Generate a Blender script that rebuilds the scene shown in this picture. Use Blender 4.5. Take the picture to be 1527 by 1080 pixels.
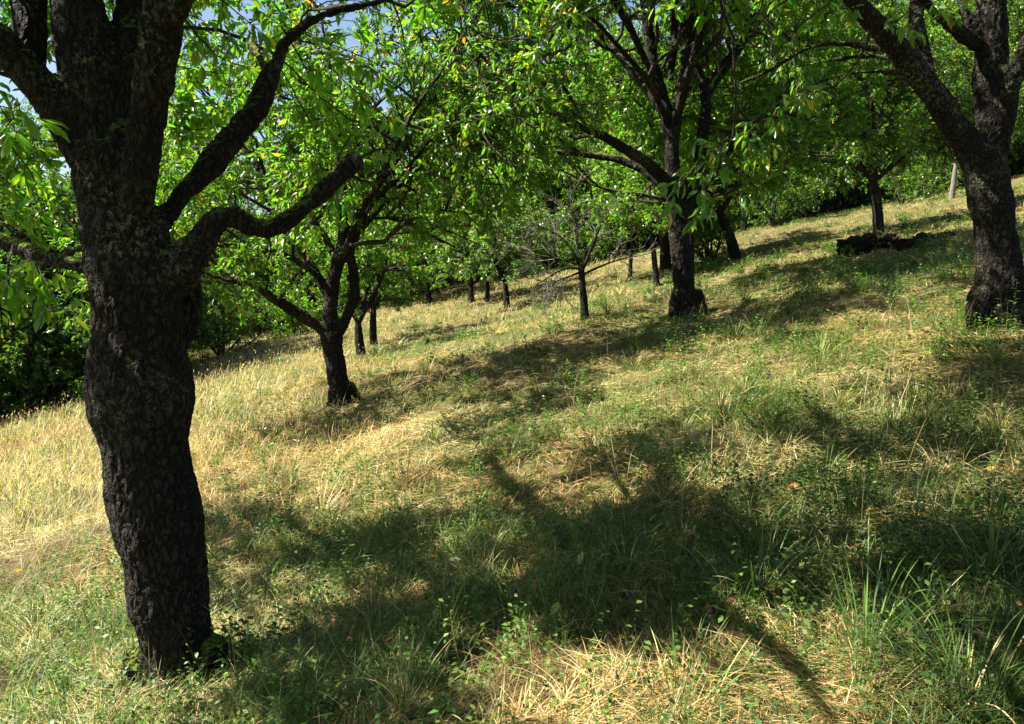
import bpy, math
import numpy as np
from mathutils import Vector, Matrix

# ------------------------------------------------------------------ camera, sky, sun, exposure
sc = bpy.context.scene
for o in list(bpy.data.objects):
    bpy.data.objects.remove(o)
COL = sc.collection
CAMZ = 1.6
PITCH = math.radians(-5.0)
FPX = 1200.0                                   # focal length in pixels of a 1527 wide frame
cam_d = bpy.data.cameras.new('camera')
cam = bpy.data.objects.new('camera', cam_d)
COL.objects.link(cam)
cam.location = (0, 0, CAMZ)
cam.rotation_euler = (math.radians(90) + PITCH, 0, 0)
cam_d.sensor_width = 36.0
cam_d.lens = 36.0 * FPX / 1527.0
cam_d.clip_start = 0.05
cam_d.clip_end = 2000
sc.camera = cam
sc.render.resolution_x = 1024
sc.render.resolution_y = 724

SUN_EL = math.radians(50)
SUN_DIR = np.array([-math.cos(SUN_EL) * 0.9998, math.cos(SUN_EL) * 0.02, math.sin(SUN_EL)])   # towards the sun
w = bpy.data.worlds.new('World')
sc.world = w
w.use_nodes = True
nt = w.node_tree
nt.nodes.clear()
sky = nt.nodes.new('ShaderNodeTexSky')
sky.sky_type = 'NISHITA'
sky.sun_disc = False
sky.sun_elevation = SUN_EL
sky.sun_rotation = math.atan2(SUN_DIR[0], SUN_DIR[1])
bg = nt.nodes.new('ShaderNodeBackground')
bg.inputs['Strength'].default_value = 0.05
wo = nt.nodes.new('ShaderNodeOutputWorld')
nt.links.new(sky.outputs[0], bg.inputs['Color'])
nt.links.new(bg.outputs[0], wo.inputs['Surface'])

sun_d = bpy.data.lights.new('sun', 'SUN')
sun_d.energy = 5.0
sun_d.angle = math.radians(0.53)
sun_d.color = (1.0, 0.94, 0.82)
sun = bpy.data.objects.new('sun', sun_d)
COL.objects.link(sun)
sun.rotation_euler = Vector(tuple(SUN_DIR)).to_track_quat('Z', 'Y').to_euler()
sun.location = (-20, 5, 30)

sc.view_settings.view_transform = 'Standard'
sc.view_settings.look = 'None'
sc.view_settings.exposure = 1.9
sc.view_settings.gamma = 1.0
sc.render.engine = 'CYCLES'
sc.cycles.max_bounces = 8
sc.cycles.diffuse_bounces = 2
sc.cycles.transmission_bounces = 6
sc.cycles.transparent_max_bounces = 4

# ------------------------------------------------------------------ numeric helpers
def hash2(ix, iy, s):
    with np.errstate(over='ignore'):
        h = (ix.astype(np.uint32) * np.uint32(374761393) + iy.astype(np.uint32) * np.uint32(668265263) + np.uint32(s * 974634777 % 4294967295))
        h = (h ^ (h >> np.uint32(13))) * np.uint32(1274126177)
        h = h ^ (h >> np.uint32(16))
    return h.astype(np.float64) / 4294967295.0

def vn2(x, y, s=0):
    x = np.asarray(x, float); y = np.asarray(y, float)
    ix = np.floor(x).astype(np.int64); iy = np.floor(y).astype(np.int64)
    fx = x - ix; fy = y - iy
    fx = fx * fx * (3 - 2 * fx); fy = fy * fy * (3 - 2 * fy)
    a = hash2(ix, iy, s); b = hash2(ix + 1, iy, s); c = hash2(ix, iy + 1, s); d = hash2(ix + 1, iy + 1, s)
    return (a * (1 - fx) + b * fx) * (1 - fy) + (c * (1 - fx) + d * fx) * fy

def fbm2(x, y, s=0, o=3):
    t = 0; a = 0.5; n = 0
    for k in range(o):
        t = t + a * vn2(x * 2 ** k + 17.3 * k, y * 2 ** k - 9.1 * k, s + k); n += a; a *= 0.55
    return t / n

def vn3(p, s=0):
    i = np.floor(p).astype(np.int64); f = p - i; f = f * f * (3 - 2 * f)
    out = 0
    for dz in (0, 1):
        iz = i[:, 2] + dz
        sx = i[:, 0] + iz * 7919; sy = i[:, 1] + iz * 104729
        a = hash2(sx, sy, s); b = hash2(sx + 1, sy, s); c = hash2(sx, sy + 1, s); d = hash2(sx + 1, sy + 1, s)
        v = (a * (1 - f[:, 0]) + b * f[:, 0]) * (1 - f[:, 1]) + (c * (1 - f[:, 0]) + d * f[:, 0]) * f[:, 1]
        out = out + v * ((1 - f[:, 2]) if dz == 0 else f[:, 2])
    return out

def nrm(v):
    return v / np.maximum(np.linalg.norm(v, axis=-1, keepdims=True), 1e-9)

def softp(v, k=1.0):
    return np.logaddexp(0, v / k) * k

def terrain(x, y):
    x = np.asarray(x, float); y = np.asarray(y, float)
    z = 0.22 * x + 0.045 * y
    z = z - 0.30 * softp(-(x + 19.0), 1.5) + 0.36 * softp(-(x + 38), 4)
    z = z - 0.10 * softp(x - 26, 5)
    z = z + 0.10 * softp(y - 42, 6)
    near = np.exp(-(x * x + y * y) / 4.0)
    z = z + (fbm2(x * 0.45, y * 0.45, 3) - 0.5) * 0.26 * (1 - 0.6 * near)
    z = z + (fbm2(x * 1.7, y * 1.7, 8, 3) - 0.5) * 0.16
    z = z + (fbm2(x * 3.4, y * 3.4, 9, 2) - 0.5) * 0.10
    z = z + (vn2(x * 0.09, y * 0.09, 5) - 0.5) * 0.7 * np.clip((y - 10) / 14, 0, 1)
    return z

Fv = np.array([0, math.cos(PITCH), math.sin(PITCH)])
Uv = np.array([0, -math.sin(PITCH), math.cos(PITCH)])
CAMP = np.array([0, 0, CAMZ])
def ray(px, py):
    return Fv + np.array([1., 0, 0]) * (px - 763.5) / FPX + Uv * (540 - py) / FPX
def at(px, py, D):
    d = ray(px, py)
    return CAMP + d * (D / d[1])
def hit(px, py):
    d = ray(px, py)
    t = 1.5
    for _ in range(4000):
        p = CAMP + d * t
        if p[2] < terrain(p[0], p[1]): break
        t *= 1.004
        if t > 300: break
    return p
def project(p):
    q = p - CAMP
    dep = np.maximum(q @ Fv, 0.01)
    return 763.5 + FPX * q[..., 0] / dep, 540 - FPX * (q @ Uv) / dep, dep
def gz(x, y):
    return float(terrain(x, y))

# ------------------------------------------------------------------ mesh helpers
class Geo:
    """collects vertices, tris, quads with a colour per vertex and a material per face"""
    def __init__(s):
        s.v = []; s.c = []; s.q = []; s.t = []; s.qm = []; s.tm = []; s.n = 0
    def add(s, v, quads=None, tris=None, col=None, mat=0):
        v = np.asarray(v, float).reshape(-1, 3)
        s.v.append(v)
        if col is None: col = np.ones((len(v), 3))
        s.c.append(np.broadcast_to(col, (len(v), 3)))
        if quads is not None and len(quads):
            s.q.append(np.asarray(quads) + s.n); s.qm.append(np.full(len(quads), mat))
        if tris is not None and len(tris):
            s.t.append(np.asarray(tris) + s.n); s.tm.append(np.full(len(tris), mat))
        s.n += len(v)
    def mesh(s, name, mats, smooth=False):
        V = np.concatenate(s.v).astype(np.float32); C = np.concatenate(s.c).astype(np.float32)
        Q = np.concatenate(s.q) if s.q else np.zeros((0, 4), int)
        T = np.concatenate(s.t) if s.t else np.zeros((0, 3), int)
        me = bpy.data.meshes.new(name)
        me.vertices.add(len(V)); me.vertices.foreach_set('co', V.ravel())
        nl = len(Q) * 4 + len(T) * 3
        me.loops.add(nl)
        me.loops.foreach_set('vertex_index', np.concatenate([Q.ravel(), T.ravel()]).astype(np.int32))
        me.polygons.add(len(Q) + len(T))
        st = np.concatenate([np.arange(len(Q)) * 4, len(Q) * 4 + np.arange(len(T)) * 3]).astype(np.int32)
        me.polygons.foreach_set('loop_start', st)
        mi = np.concatenate((s.qm + s.tm) or [np.zeros(0)]).astype(np.int32)
        me.polygons.foreach_set('material_index', mi)
        if smooth: me.polygons.foreach_set('use_smooth', np.ones(len(mi), bool))
        a = me.color_attributes.new('col', 'FLOAT_COLOR', 'POINT')
        a.data.foreach_set('color', np.concatenate([C, np.ones((len(C), 1), np.float32)], 1).ravel())
        for m in mats: me.materials.append(m)
        me.update(calc_edges=True)
        return me

def obj(name, me, parent=None, loc=None):
    o = bpy.data.objects.new(name, me)
    COL.objects.link(o)
    if parent is not None: o.parent = parent
    if loc is not None: o.location = tuple(loc)
    return o
def tag(o, label=None, cat=None, group=None, kind=None):
    if label: o['label'] = label
    if cat: o['category'] = cat
    if group: o['group'] = group
    if kind: o['kind'] = kind
    return o

def resample(pts, rad, S):
    pts = np.asarray(pts, float); rad = np.asarray(rad, float)
    # smooth (catmull style by chaikin) then resample by arc length
    for _ in range(2):
        a = pts[:-1] * .75 + pts[1:] * .25; b = pts[:-1] * .25 + pts[1:] * .75
        ra = rad[:-1] * .75 + rad[1:] * .25; rb = rad[:-1] * .25 + rad[1:] * .75
        P = np.empty((2 * len(a), 3)); P[0::2] = a; P[1::2] = b
        R = np.empty(2 * len(a)); R[0::2] = ra; R[1::2] = rb
        pts = np.vstack([pts[:1], P, pts[-1:]]); rad = np.concatenate([rad[:1], R, rad[-1:]])
    d = np.concatenate([[0], np.cumsum(np.linalg.norm(np.diff(pts, axis=0), axis=1))])
    t = np.linspace(0, d[-1], S)
    return np.stack([np.interp(t, d, pts[:, k]) for k in range(3)], 1), np.interp(t, d, rad)

def tubes(P, R, k):
    """P (N,S,3) R (N,S) -> verts, quads of open k-sided tubes (tips pinched by their radius)"""
    N, S, _ = P.shape
    T = nrm(np.gradient(P, axis=1))
    m = nrm(T.mean(axis=1))
    ref = np.where(np.abs(m[:, 2:3]) < 0.8, np.array([[0., 0, 1]]), np.array([[1., 0, 0]]))[:, None, :]
    A = nrm(np.cross(T, ref)); B = np.cross(T, A)
    th = np.arange(k) * 2 * math.pi / k
    V = P[:, :, None, :] + R[:, :, None, None] * (A[:, :, None, :] * np.cos(th)[None, None, :, None] + B[:, :, None, :] * np.sin(th)[None, None, :, None])
    idx = np.arange(N * S * k).reshape(N, S, k)
    a = idx[:, :-1, :]; b = np.roll(a, -1, axis=2); c = idx[:, 1:, :]; d = np.roll(c, -1, axis=2)
    Q = np.stack([a, b, d, c], -1).reshape(-1, 4)
    return V.reshape(-1, 3), Q

def children(P, R, rng, per_m, t0, L, ang, up, S, wig, rfac=0.6, out=None, tend=1.0, rtip=0.25):
    """grow side branches from the polylines P; vectorised"""
    seg = np.linalg.norm(np.diff(P, axis=1), axis=2)
    ln = seg.sum(1)
    cnt = rng.poisson(np.maximum(per_m * ln * (tend - t0), 0.01))
    cnt = np.maximum(cnt, 1)
    pi = np.repeat(np.arange(len(P)), cnt)
    n = len(pi)
    t = t0 + (tend - t0) * rng.random(n) ** 0.8
    cs = np.concatenate([np.zeros((len(P), 1)), np.cumsum(seg, 1)], 1) / np.maximum(ln[:, None], 1e-6)
    Sg = P.shape[1]
    k = np.clip((cs[pi] <= t[:, None]).sum(1) - 1, 0, Sg - 2)
    f = (t - cs[pi, k]) / np.maximum(cs[pi, k + 1] - cs[pi, k], 1e-6)
    p0 = P[pi, k] * (1 - f)[:, None] + P[pi, k + 1] * f[:, None]
    r0 = (R[pi, k] * (1 - f) + R[pi, k + 1] * f) * rfac
    T = nrm(P[pi, k + 1] - P[pi, k])
    rv = rng.normal(size=(n, 3)); side = nrm(rv - (rv * T).sum(1, keepdims=True) * T)
    a = np.radians(rng.uniform(ang[0], ang[1], n))[:, None]
    d = nrm(T * np.cos(a) + side * np.sin(a) + np.array([0, 0, 1]) * up)
    length = rng.uniform(L[0], L[1], n) * (1.15 - 0.5 * t)
    out_p = np.empty((n, S, 3)); out_p[:, 0] = p0
    st = (length / (S - 1))[:, None]
    for j in range(1, S):
        d = nrm(d + rng.normal(size=(n, 3)) * wig + np.array([0, 0, 1]) * (up * 0.25))
        out_p[:, j] = out_p[:, j - 1] + d * st
    rr = np.linspace(1, rtip, S)[None, :] * r0[:, None]
    return out_p, rr

LEAF_HI = np.array([[0, 0, 0], [.28, .36, .07], [.66, .38, .05], [1, 0, -.10], [.66, -.38, .05], [.28, -.36, .07], [.3, 0, -.03], [.68, 0, -.02]])
LEAF_HI_T = np.array([[0, 6, 1], [0, 5, 6], [7, 3, 2], [7, 4, 3]])
LEAF_HI_Q = np.array([[6, 7, 2, 1], [5, 4, 7, 6]])
LEAF_LO = np.array([[0, 0, 0], [.45, .5, .06], [1, 0, -.08], [.45, -.5, .06]])
def leaves(G, pos, d, nor, ln, wd, col, hi=True, mat=0):
    n = len(pos)
    if n == 0: return
    d = nrm(d); side = nrm(np.cross(nor, d)); nn = np.cross(d, side)
    T = LEAF_HI if hi else LEAF_LO
    V = pos[:, None, :] + (d[:, None, :] * T[None, :, 0:1] * ln[:, None, None] + side[:, None, :] * T[None, :, 1:2] * wd[:, None, None] + nn[:, None, :] * T[None, :, 2:3] * ln[:, None, None])
    K = len(T); base = (np.arange(n) * K)[:, None, None]
    C = np.repeat(col, K, axis=0)
    if hi:
        G.add(V, (base + LEAF_HI_Q[None]).reshape(-1, 4), (base + LEAF_HI_T[None]).reshape(-1, 3), C, mat)
    else:
        G.add(V, (base + np.array([[[0, 1, 2, 3]]])).reshape(-1, 4), None, C, mat)

def leafcols(rng, n, base, var=0.25, yellow=0.02, orange=0.004):
    c = np.array(base)[None, :] * (1 + rng.normal(size=(n, 1)) * var * 0.5).clip(0.5, 1.7)
    c = c * rng.uniform(.6, 1.25, (n, 1)) * (1 + rng.normal(size=(n, 3)) * np.array([.22, .06, .2])).clip(.5, 1.6)
    u = rng.random(n)
    c[u < yellow] = np.array([.42, .33, .03]); c[u < orange] = np.array([.38, .13, .03])
    return c

def twig_leaves(G, P, rng, spacing, size, base, t0=0.1, hi=True, droop=0.4, ratio=0.42, yellow=0.02, mat=0, orange=.004):
    seg = np.linalg.norm(np.diff(P, axis=1), axis=2).sum(1)
    cnt = np.maximum(1, np.round(seg / spacing)).astype(int)
    pi = np.repeat(np.arange(len(P)), cnt); n = len(pi)
    S = P.shape[1]
    t = (t0 + (1 - t0) * rng.random(n)) * (S - 1)
    k = np.minimum(t.astype(int), S - 2); f = (t - k)[:, None]
    p = P[pi, k] * (1 - f) + P[pi, k + 1] * f
    T = nrm(P[pi, k + 1] - P[pi, k])
    rv = nrm(rng.normal(size=(n, 3)))
    d = nrm(T * 0.5 + rv * 0.8 + np.array([0, 0, -droop]))
    nor = nrm(np.array([0, 0, 1.0]) + rng.normal(size=(n, 3)) * 0.65)
    ln = size * rng.uniform(.6, 1.25, n)
    p = p + d * (ln * 0.15)[:, None]
    leaves(G, p, d, nor, ln, ln * ratio * rng.uniform(.8, 1.2, n), leafcols(rng, n, base, yellow=yellow, orange=orange), hi, mat)
    return n

# ------------------------------------------------------------------ materials
def mat_new(name):
    m = bpy.data.materials.new(name); m.use_nodes = True
    t = m.node_tree; t.nodes.clear()
    return m, t, t.nodes, t.links

def leaf_material(name, trans=0.55, tint=(1.85, 2.2, 0.5), rough=0.34, spec=0.55):
    m, t, N, L = mat_new(name)
    a = N.new('ShaderNodeAttribute'); a.attribute_name = 'col'
    p = N.new('ShaderNodeBsdfPrincipled'); p.inputs['Roughness'].default_value = rough
    p.inputs['Specular IOR Level'].default_value = spec
    mu = N.new('ShaderNodeMixRGB'); mu.blend_type = 'MULTIPLY'; mu.inputs[0].default_value = 1; mu.inputs[2].default_value = (*tint, 1)
    tr = N.new('ShaderNodeBsdfTranslucent')
    mx = N.new('ShaderNodeMixShader'); mx.inputs[0].default_value = trans
    o = N.new('ShaderNodeOutputMaterial')
    L.new(a.outputs['Color'], p.inputs['Base Color']); L.new(a.outputs['Color'], mu.inputs[1]); L.new(mu.outputs[0], tr.inputs[0])
    L.new(p.outputs[0], mx.inputs[1]); L.new(tr.outputs[0], mx.inputs[2]); L.new(mx.outputs[0], o.inputs[0])
    return m

def bark_material(name, dark=(.012, .009, .007), light=(.046, .038, .029), lichen=(.20, .21, .15), lich=0.64, moss=True, scale=1.0):
    m, t, N, L = mat_new(name)
    tc = N.new('ShaderNodeTexCoord')
    def noise(sc_, det, ro, vec=None):
        n = N.new('ShaderNodeTexNoise'); n.inputs['Scale'].default_value = sc_; n.inputs['Detail'].default_value = det; n.inputs['Roughness'].default_value = ro
        L.new(vec or tc.outputs['Object'], n.inputs['Vector']); return n
    def ramp(src, p0, p1, c0=(0, 0, 0, 1), c1=(1, 1, 1, 1)):
        r = N.new('ShaderNodeValToRGB'); r.color_ramp.elements[0].position = p0; r.color_ramp.elements[1].position = p1
        r.color_ramp.elements[0].color = c0; r.color_ramp.elements[1].color = c1; L.new(src, r.inputs[0]); return r
    warp = noise(6 * scale, 4, .6)
    ad = N.new('ShaderNodeMixRGB'); ad.blend_type = 'ADD'; ad.inputs[0].default_value = .16
    L.new(tc.outputs['Object'], ad.inputs[1]); L.new(warp.outputs['Color'], ad.inputs[2])
    mp = N.new('ShaderNodeMapping'); mp.inputs['Scale'].default_value = (34 * scale, 34 * scale, 12 * scale); L.new(ad.outputs[0], mp.inputs[0])
    vo = N.new('ShaderNodeTexVoronoi'); vo.feature = 'DISTANCE_TO_EDGE'; vo.inputs['Scale'].default_value = 1.0; L.new(mp.outputs[0], vo.inputs['Vector'])
    crack = ramp(vo.outputs['Distance'], .0, .22)
    fine = noise(55 * scale, 8, .75); mid_ = noise(7 * scale, 6, .65); big = noise(1.7 * scale, 3, .5)
    tone = N.new('ShaderNodeMath'); tone.operation = 'MULTIPLY'; L.new(fine.outputs['Fac'], tone.inputs[0]); L.new(mid_.outputs['Fac'], tone.inputs[1])
    tone2 = N.new('ShaderNodeMath'); tone2.operation = 'MULTIPLY'; L.new(tone.outputs[0], tone2.inputs[0]); L.new(crack.outputs[0], tone2.inputs[1])
    base = ramp(tone2.outputs[0], .03, .42, (*dark, 1), (*light, 1))
    # crusty lichen: small sharp spots gathered in patches
    lf = noise(34 * scale, 9, .8); lp = ramp(big.outputs['Fac'], lich - .12, lich)
    ls_ = ramp(lf.outputs['Fac'], .52, .56); lm = N.new('ShaderNodeMath'); lm.operation = 'MULTIPLY'; L.new(lp.outputs[0], lm.inputs[0]); L.new(ls_.outputs[0], lm.inputs[1])
    lc = ramp(mid_.outputs['Fac'], .42, .6, (*lichen, 1), (lichen[0] * .65, lichen[1] * .75, lichen[2] * .5, 1))
    mx = N.new('ShaderNodeMixRGB'); L.new(lm.outputs[0], mx.inputs[0]); L.new(base.outputs[0], mx.inputs[1]); L.new(lc.outputs[0], mx.inputs[2])
    last = mx.outputs[0]
    if moss:
        ge = N.new('ShaderNodeNewGeometry'); sx = N.new('ShaderNodeSeparateXYZ'); L.new(ge.outputs['Normal'], sx.inputs[0])
        n3 = noise(5, 6, .7); a3 = N.new('ShaderNodeMath'); a3.operation = 'ADD'; L.new(sx.outputs['Z'], a3.inputs[0]); L.new(n3.outputs['Fac'], a3.inputs[1])
        mr = N.new('ShaderNodeMapRange'); mr.inputs['From Min'].default_value = 1.0; mr.inputs['From Max'].default_value = 1.2; L.new(a3.outputs[0], mr.inputs['Value'])
        mc = ramp(lf.outputs['Fac'], .35, .65, (.05, .07, .01, 1), (.20, .24, .03, 1))
        m3 = N.new('ShaderNodeMixRGB'); L.new(mr.outputs[0], m3.inputs[0]); L.new(last, m3.inputs[1]); L.new(mc.outputs[0], m3.inputs[2]); last = m3.outputs[0]
    p = N.new('ShaderNodeBsdfPrincipled'); p.inputs['Roughness'].default_value = .88; p.inputs['Specular IOR Level'].default_value = .2
    L.new(last, p.inputs['Base Color'])
    b = N.new('ShaderNodeBump'); b.inputs['Strength'].default_value = 1.0; b.inputs['Distance'].default_value = .022 / scale
    sm = N.new('ShaderNodeMath'); sm.operation = 'MULTIPLY_ADD'; sm.inputs[1].default_value = .5
    L.new(fine.outputs['Fac'], sm.inputs[0]); L.new(crack.outputs[0], sm.inputs[2])
    L.new(sm.outputs[0], b.inputs['Height']); L.new(b.outputs[0], p.inputs['Normal'])
    o = N.new('ShaderNodeOutputMaterial'); L.new(p.outputs[0], o.inputs[0])
    return m

M_LEAF = leaf_material('leaf')
M_GRASS = leaf_material('grass_blade', trans=.30, tint=(1.25, 1.35, .7), rough=.5, spec=.3)
M_BARK = bark_material('bark_old')
M_BARK2 = bark_material('bark_plain', lich=.66, moss=True, scale=1.2)
M_TWIG = bark_material('bark_twig', dark=(.03, .024, .018), light=(.10, .085, .068), lich=.60, moss=False, scale=2)
M_DEAD = bark_material('bark_dead', dark=(.16, .14, .12), light=(.42, .38, .33), lich=.60, moss=False, scale=2)

def soil_material():
    m, t, N, L = mat_new('meadow_soil')
    tc = N.new('ShaderNodeTexCoord')
    def noise(s, d, r=.6):
        n = N.new('ShaderNodeTexNoise'); n.inputs['Scale'].default_value = s; n.inputs['Detail'].default_value = d; n.inputs['Roughness'].default_value = r
        L.new(tc.outputs['Object'], n.inputs['Vector']); return n
    a = noise(.7, 5); b = noise(28, 8, .75); c = noise(4, 6)
    r1 = N.new('ShaderNodeValToRGB')
    r1.color_ramp.elements[0].position = .3; r1.color_ramp.elements[0].color = (.05, .035, .018, 1)
    r1.color_ramp.elements[1].position = .7; r1.color_ramp.elements[1].color = (.24, .18, .085, 1)
    L.new(b.outputs['Fac'], r1.inputs[0])
    r2 = N.new('ShaderNodeValToRGB')
    r2.color_ramp.elements[0].position = .3; r2.color_ramp.elements[0].color = (.045, .06, .015, 1)
    r2.color_ramp.elements[1].position = .75; r2.color_ramp.elements[1].color = (.12, .14, .035, 1)
    L.new(c.outputs['Fac'], r2.inputs[0])
    r3 = N.new('ShaderNodeValToRGB'); r3.color_ramp.elements[0].position = .42; r3.color_ramp.elements[1].position = .62
    L.new(a.outputs['Fac'], r3.inputs[0])
    mx = N.new('ShaderNodeMixRGB'); L.new(r3.outputs[0], mx.inputs[0]); L.new(r1.outputs[0], mx.inputs[1]); L.new(r2.outputs[0], mx.inputs[2])
    p = N.new('ShaderNodeBsdfPrincipled'); p.inputs['Roughness'].default_value = .95; p.inputs['Specular IOR Level'].default_value = .1
    L.new(mx.outputs[0], p.inputs['Base Color'])
    bp = N.new('ShaderNodeBump'); bp.inputs['Strength'].default_value = 1; bp.inputs['Distance'].default_value = .03
    L.new(b.outputs['Fac'], bp.inputs['Height']); L.new(bp.outputs[0], p.inputs['Normal'])
    o = N.new('ShaderNodeOutputMaterial'); L.new(p.outputs[0], o.inputs[0])
    return m

# ------------------------------------------------------------------ ground
def build_ground():
    u = np.linspace(-1, 1, 340); xs = np.sinh(u * 5.2) / math.sinh(5.2) * 190
    v = np.linspace(0, 1, 340); ys = -8 + 8 * v * 6 * 0.2 + (np.sinh(v * 5) / math.sinh(5)) * 230
    X, Y = np.meshgrid(xs, ys)
    V = np.stack([X, Y, terrain(X, Y)], -1).reshape(-1, 3)
    i = np.arange(340 * 340).reshape(340, 340)
    Q = np.stack([i[:-1, :-1], i[:-1, 1:], i[1:, 1:], i[1:, :-1]], -1).reshape(-1, 4)
    G = Geo(); G.add(V, Q)
    o = obj('ground', G.mesh('ground', [soil_material()], True))
    tag(o, 'sloping orchard meadow ground of dry thatch and soil', 'ground', kind='structure')
build_ground()

# ------------------------------------------------------------------ trees
def px_limb(pts, D, S=14, ext=None, rng=None):
    """pts: (px, py, width px, depth offset) -> resampled world polyline; ext adds a free continuation (length, end direction)"""
    W = [at(a, b, D + e) for a, b, w_, e in pts]; R = [w_ / 2 / FPX * (D + e) for a, b, w_, e in pts]
    if ext:
        L, d, r1 = ext; d = np.array(d, float)
        t = nrm(W[-1] - W[-2]); n = max(3, int(L / .4))
        p = W[-1]; r = R[-1]
        for k in range(n):
            t = nrm(t * .75 + nrm(d) * .25 + rng.normal(size=3) * .12); p = p + t * L / n
            W.append(p); R.append(r + (r1 - r) * (k + 1) / n)
    P_, Rr = resample(W, R, S)
    if R[0] > .03: Rr = Rr * (1 + (vn3(P_ * 6.0, 5) - .5) * .34 - .03)
    return P_, Rr

def wood_mesh(limbs, voxel, rough, mat, name, rng, vert_scale=3.0, k=14):
    G = Geo()
    for P, R in limbs:
        S = len(P)
        v, q = tubes(P[None], R[None], k)
        G.add(v, q)
        # close the ends with rounded caps
        for e, (c, rr, t) in enumerate(((P[0], R[0], P[0] - P[1]), (P[-1], R[-1], P[-1] - P[-2]))):
            ring = np.arange(k) + (0 if e == 0 else (S - 1) * k)
            base = G.n - S * k - (1 if e else 0)
            tip = c + nrm(t) * rr * .06
            T = np.stack([ring, np.roll(ring, -1), np.full(k, -1)], 1)
            if e == 0: T = T[:, [1, 0, 2]]
            n0 = G.n
            G.v.append(tip[None]); G.c.append(np.ones((1, 3))); G.n += 1
            T = np.where(T < 0, n0, T + base); G.t.append(T); G.tm.append(np.zeros(len(T)))
    me = G.mesh(name, [mat], True)
    if voxel:
        o = bpy.data.objects.new('tmp', me); COL.objects.link(o)
        md = o.modifiers.new('r', 'REMESH'); md.mode = 'VOXEL'; md.voxel_size = voxel; md.use_smooth_shade = True
        ms = o.modifiers.new('s', 'SMOOTH'); ms.iterations = 6; ms.factor = .6
        dg = bpy.context.evaluated_depsgraph_get()
        m2 = bpy.data.meshes.new_from_object(o.evaluated_get(dg))
        bpy.data.objects.remove(o); bpy.data.meshes.remove(me); me = m2; me.name = name
        n = len(me.vertices); co = np.empty(n * 3, np.float32); me.vertices.foreach_get('co', co); co = co.reshape(-1, 3).astype(float)
        no = np.empty(n * 3, np.float32); me.vertex_normals.foreach_get('vector', no); no = no.reshape(-1, 3)
        s = np.array([1, 1, 1 / vert_scale])
        wr = co + (np.stack([vn3(co * 7, 1), vn3(co * 7, 2), vn3(co * 7, 3)], 1) - .5) * .10
        rid = 1 - np.abs(vn3(wr * s * 36, 11) - .5) * 2
        rid2 = 1 - np.abs(vn3(wr * s * 80, 12) - .5) * 2
        big = vn3(co * 5, 21) - .5
        mid = vn3(co * 13, 22) - .5
        disp = rough * (-(rid ** 5) * 1.5 - (rid2 ** 4) * .8 + big * 3.0 + mid * 2.2 - .4)
        co = co + no * disp[:, None]
        me.vertices.foreach_set('co', co.astype(np.float32).ravel())
        me.materials.clear(); me.materials.append(mat)
        me.polygons.foreach_set('use_smooth', np.ones(len(me.polygons), bool)); me.update()
    return me

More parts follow.
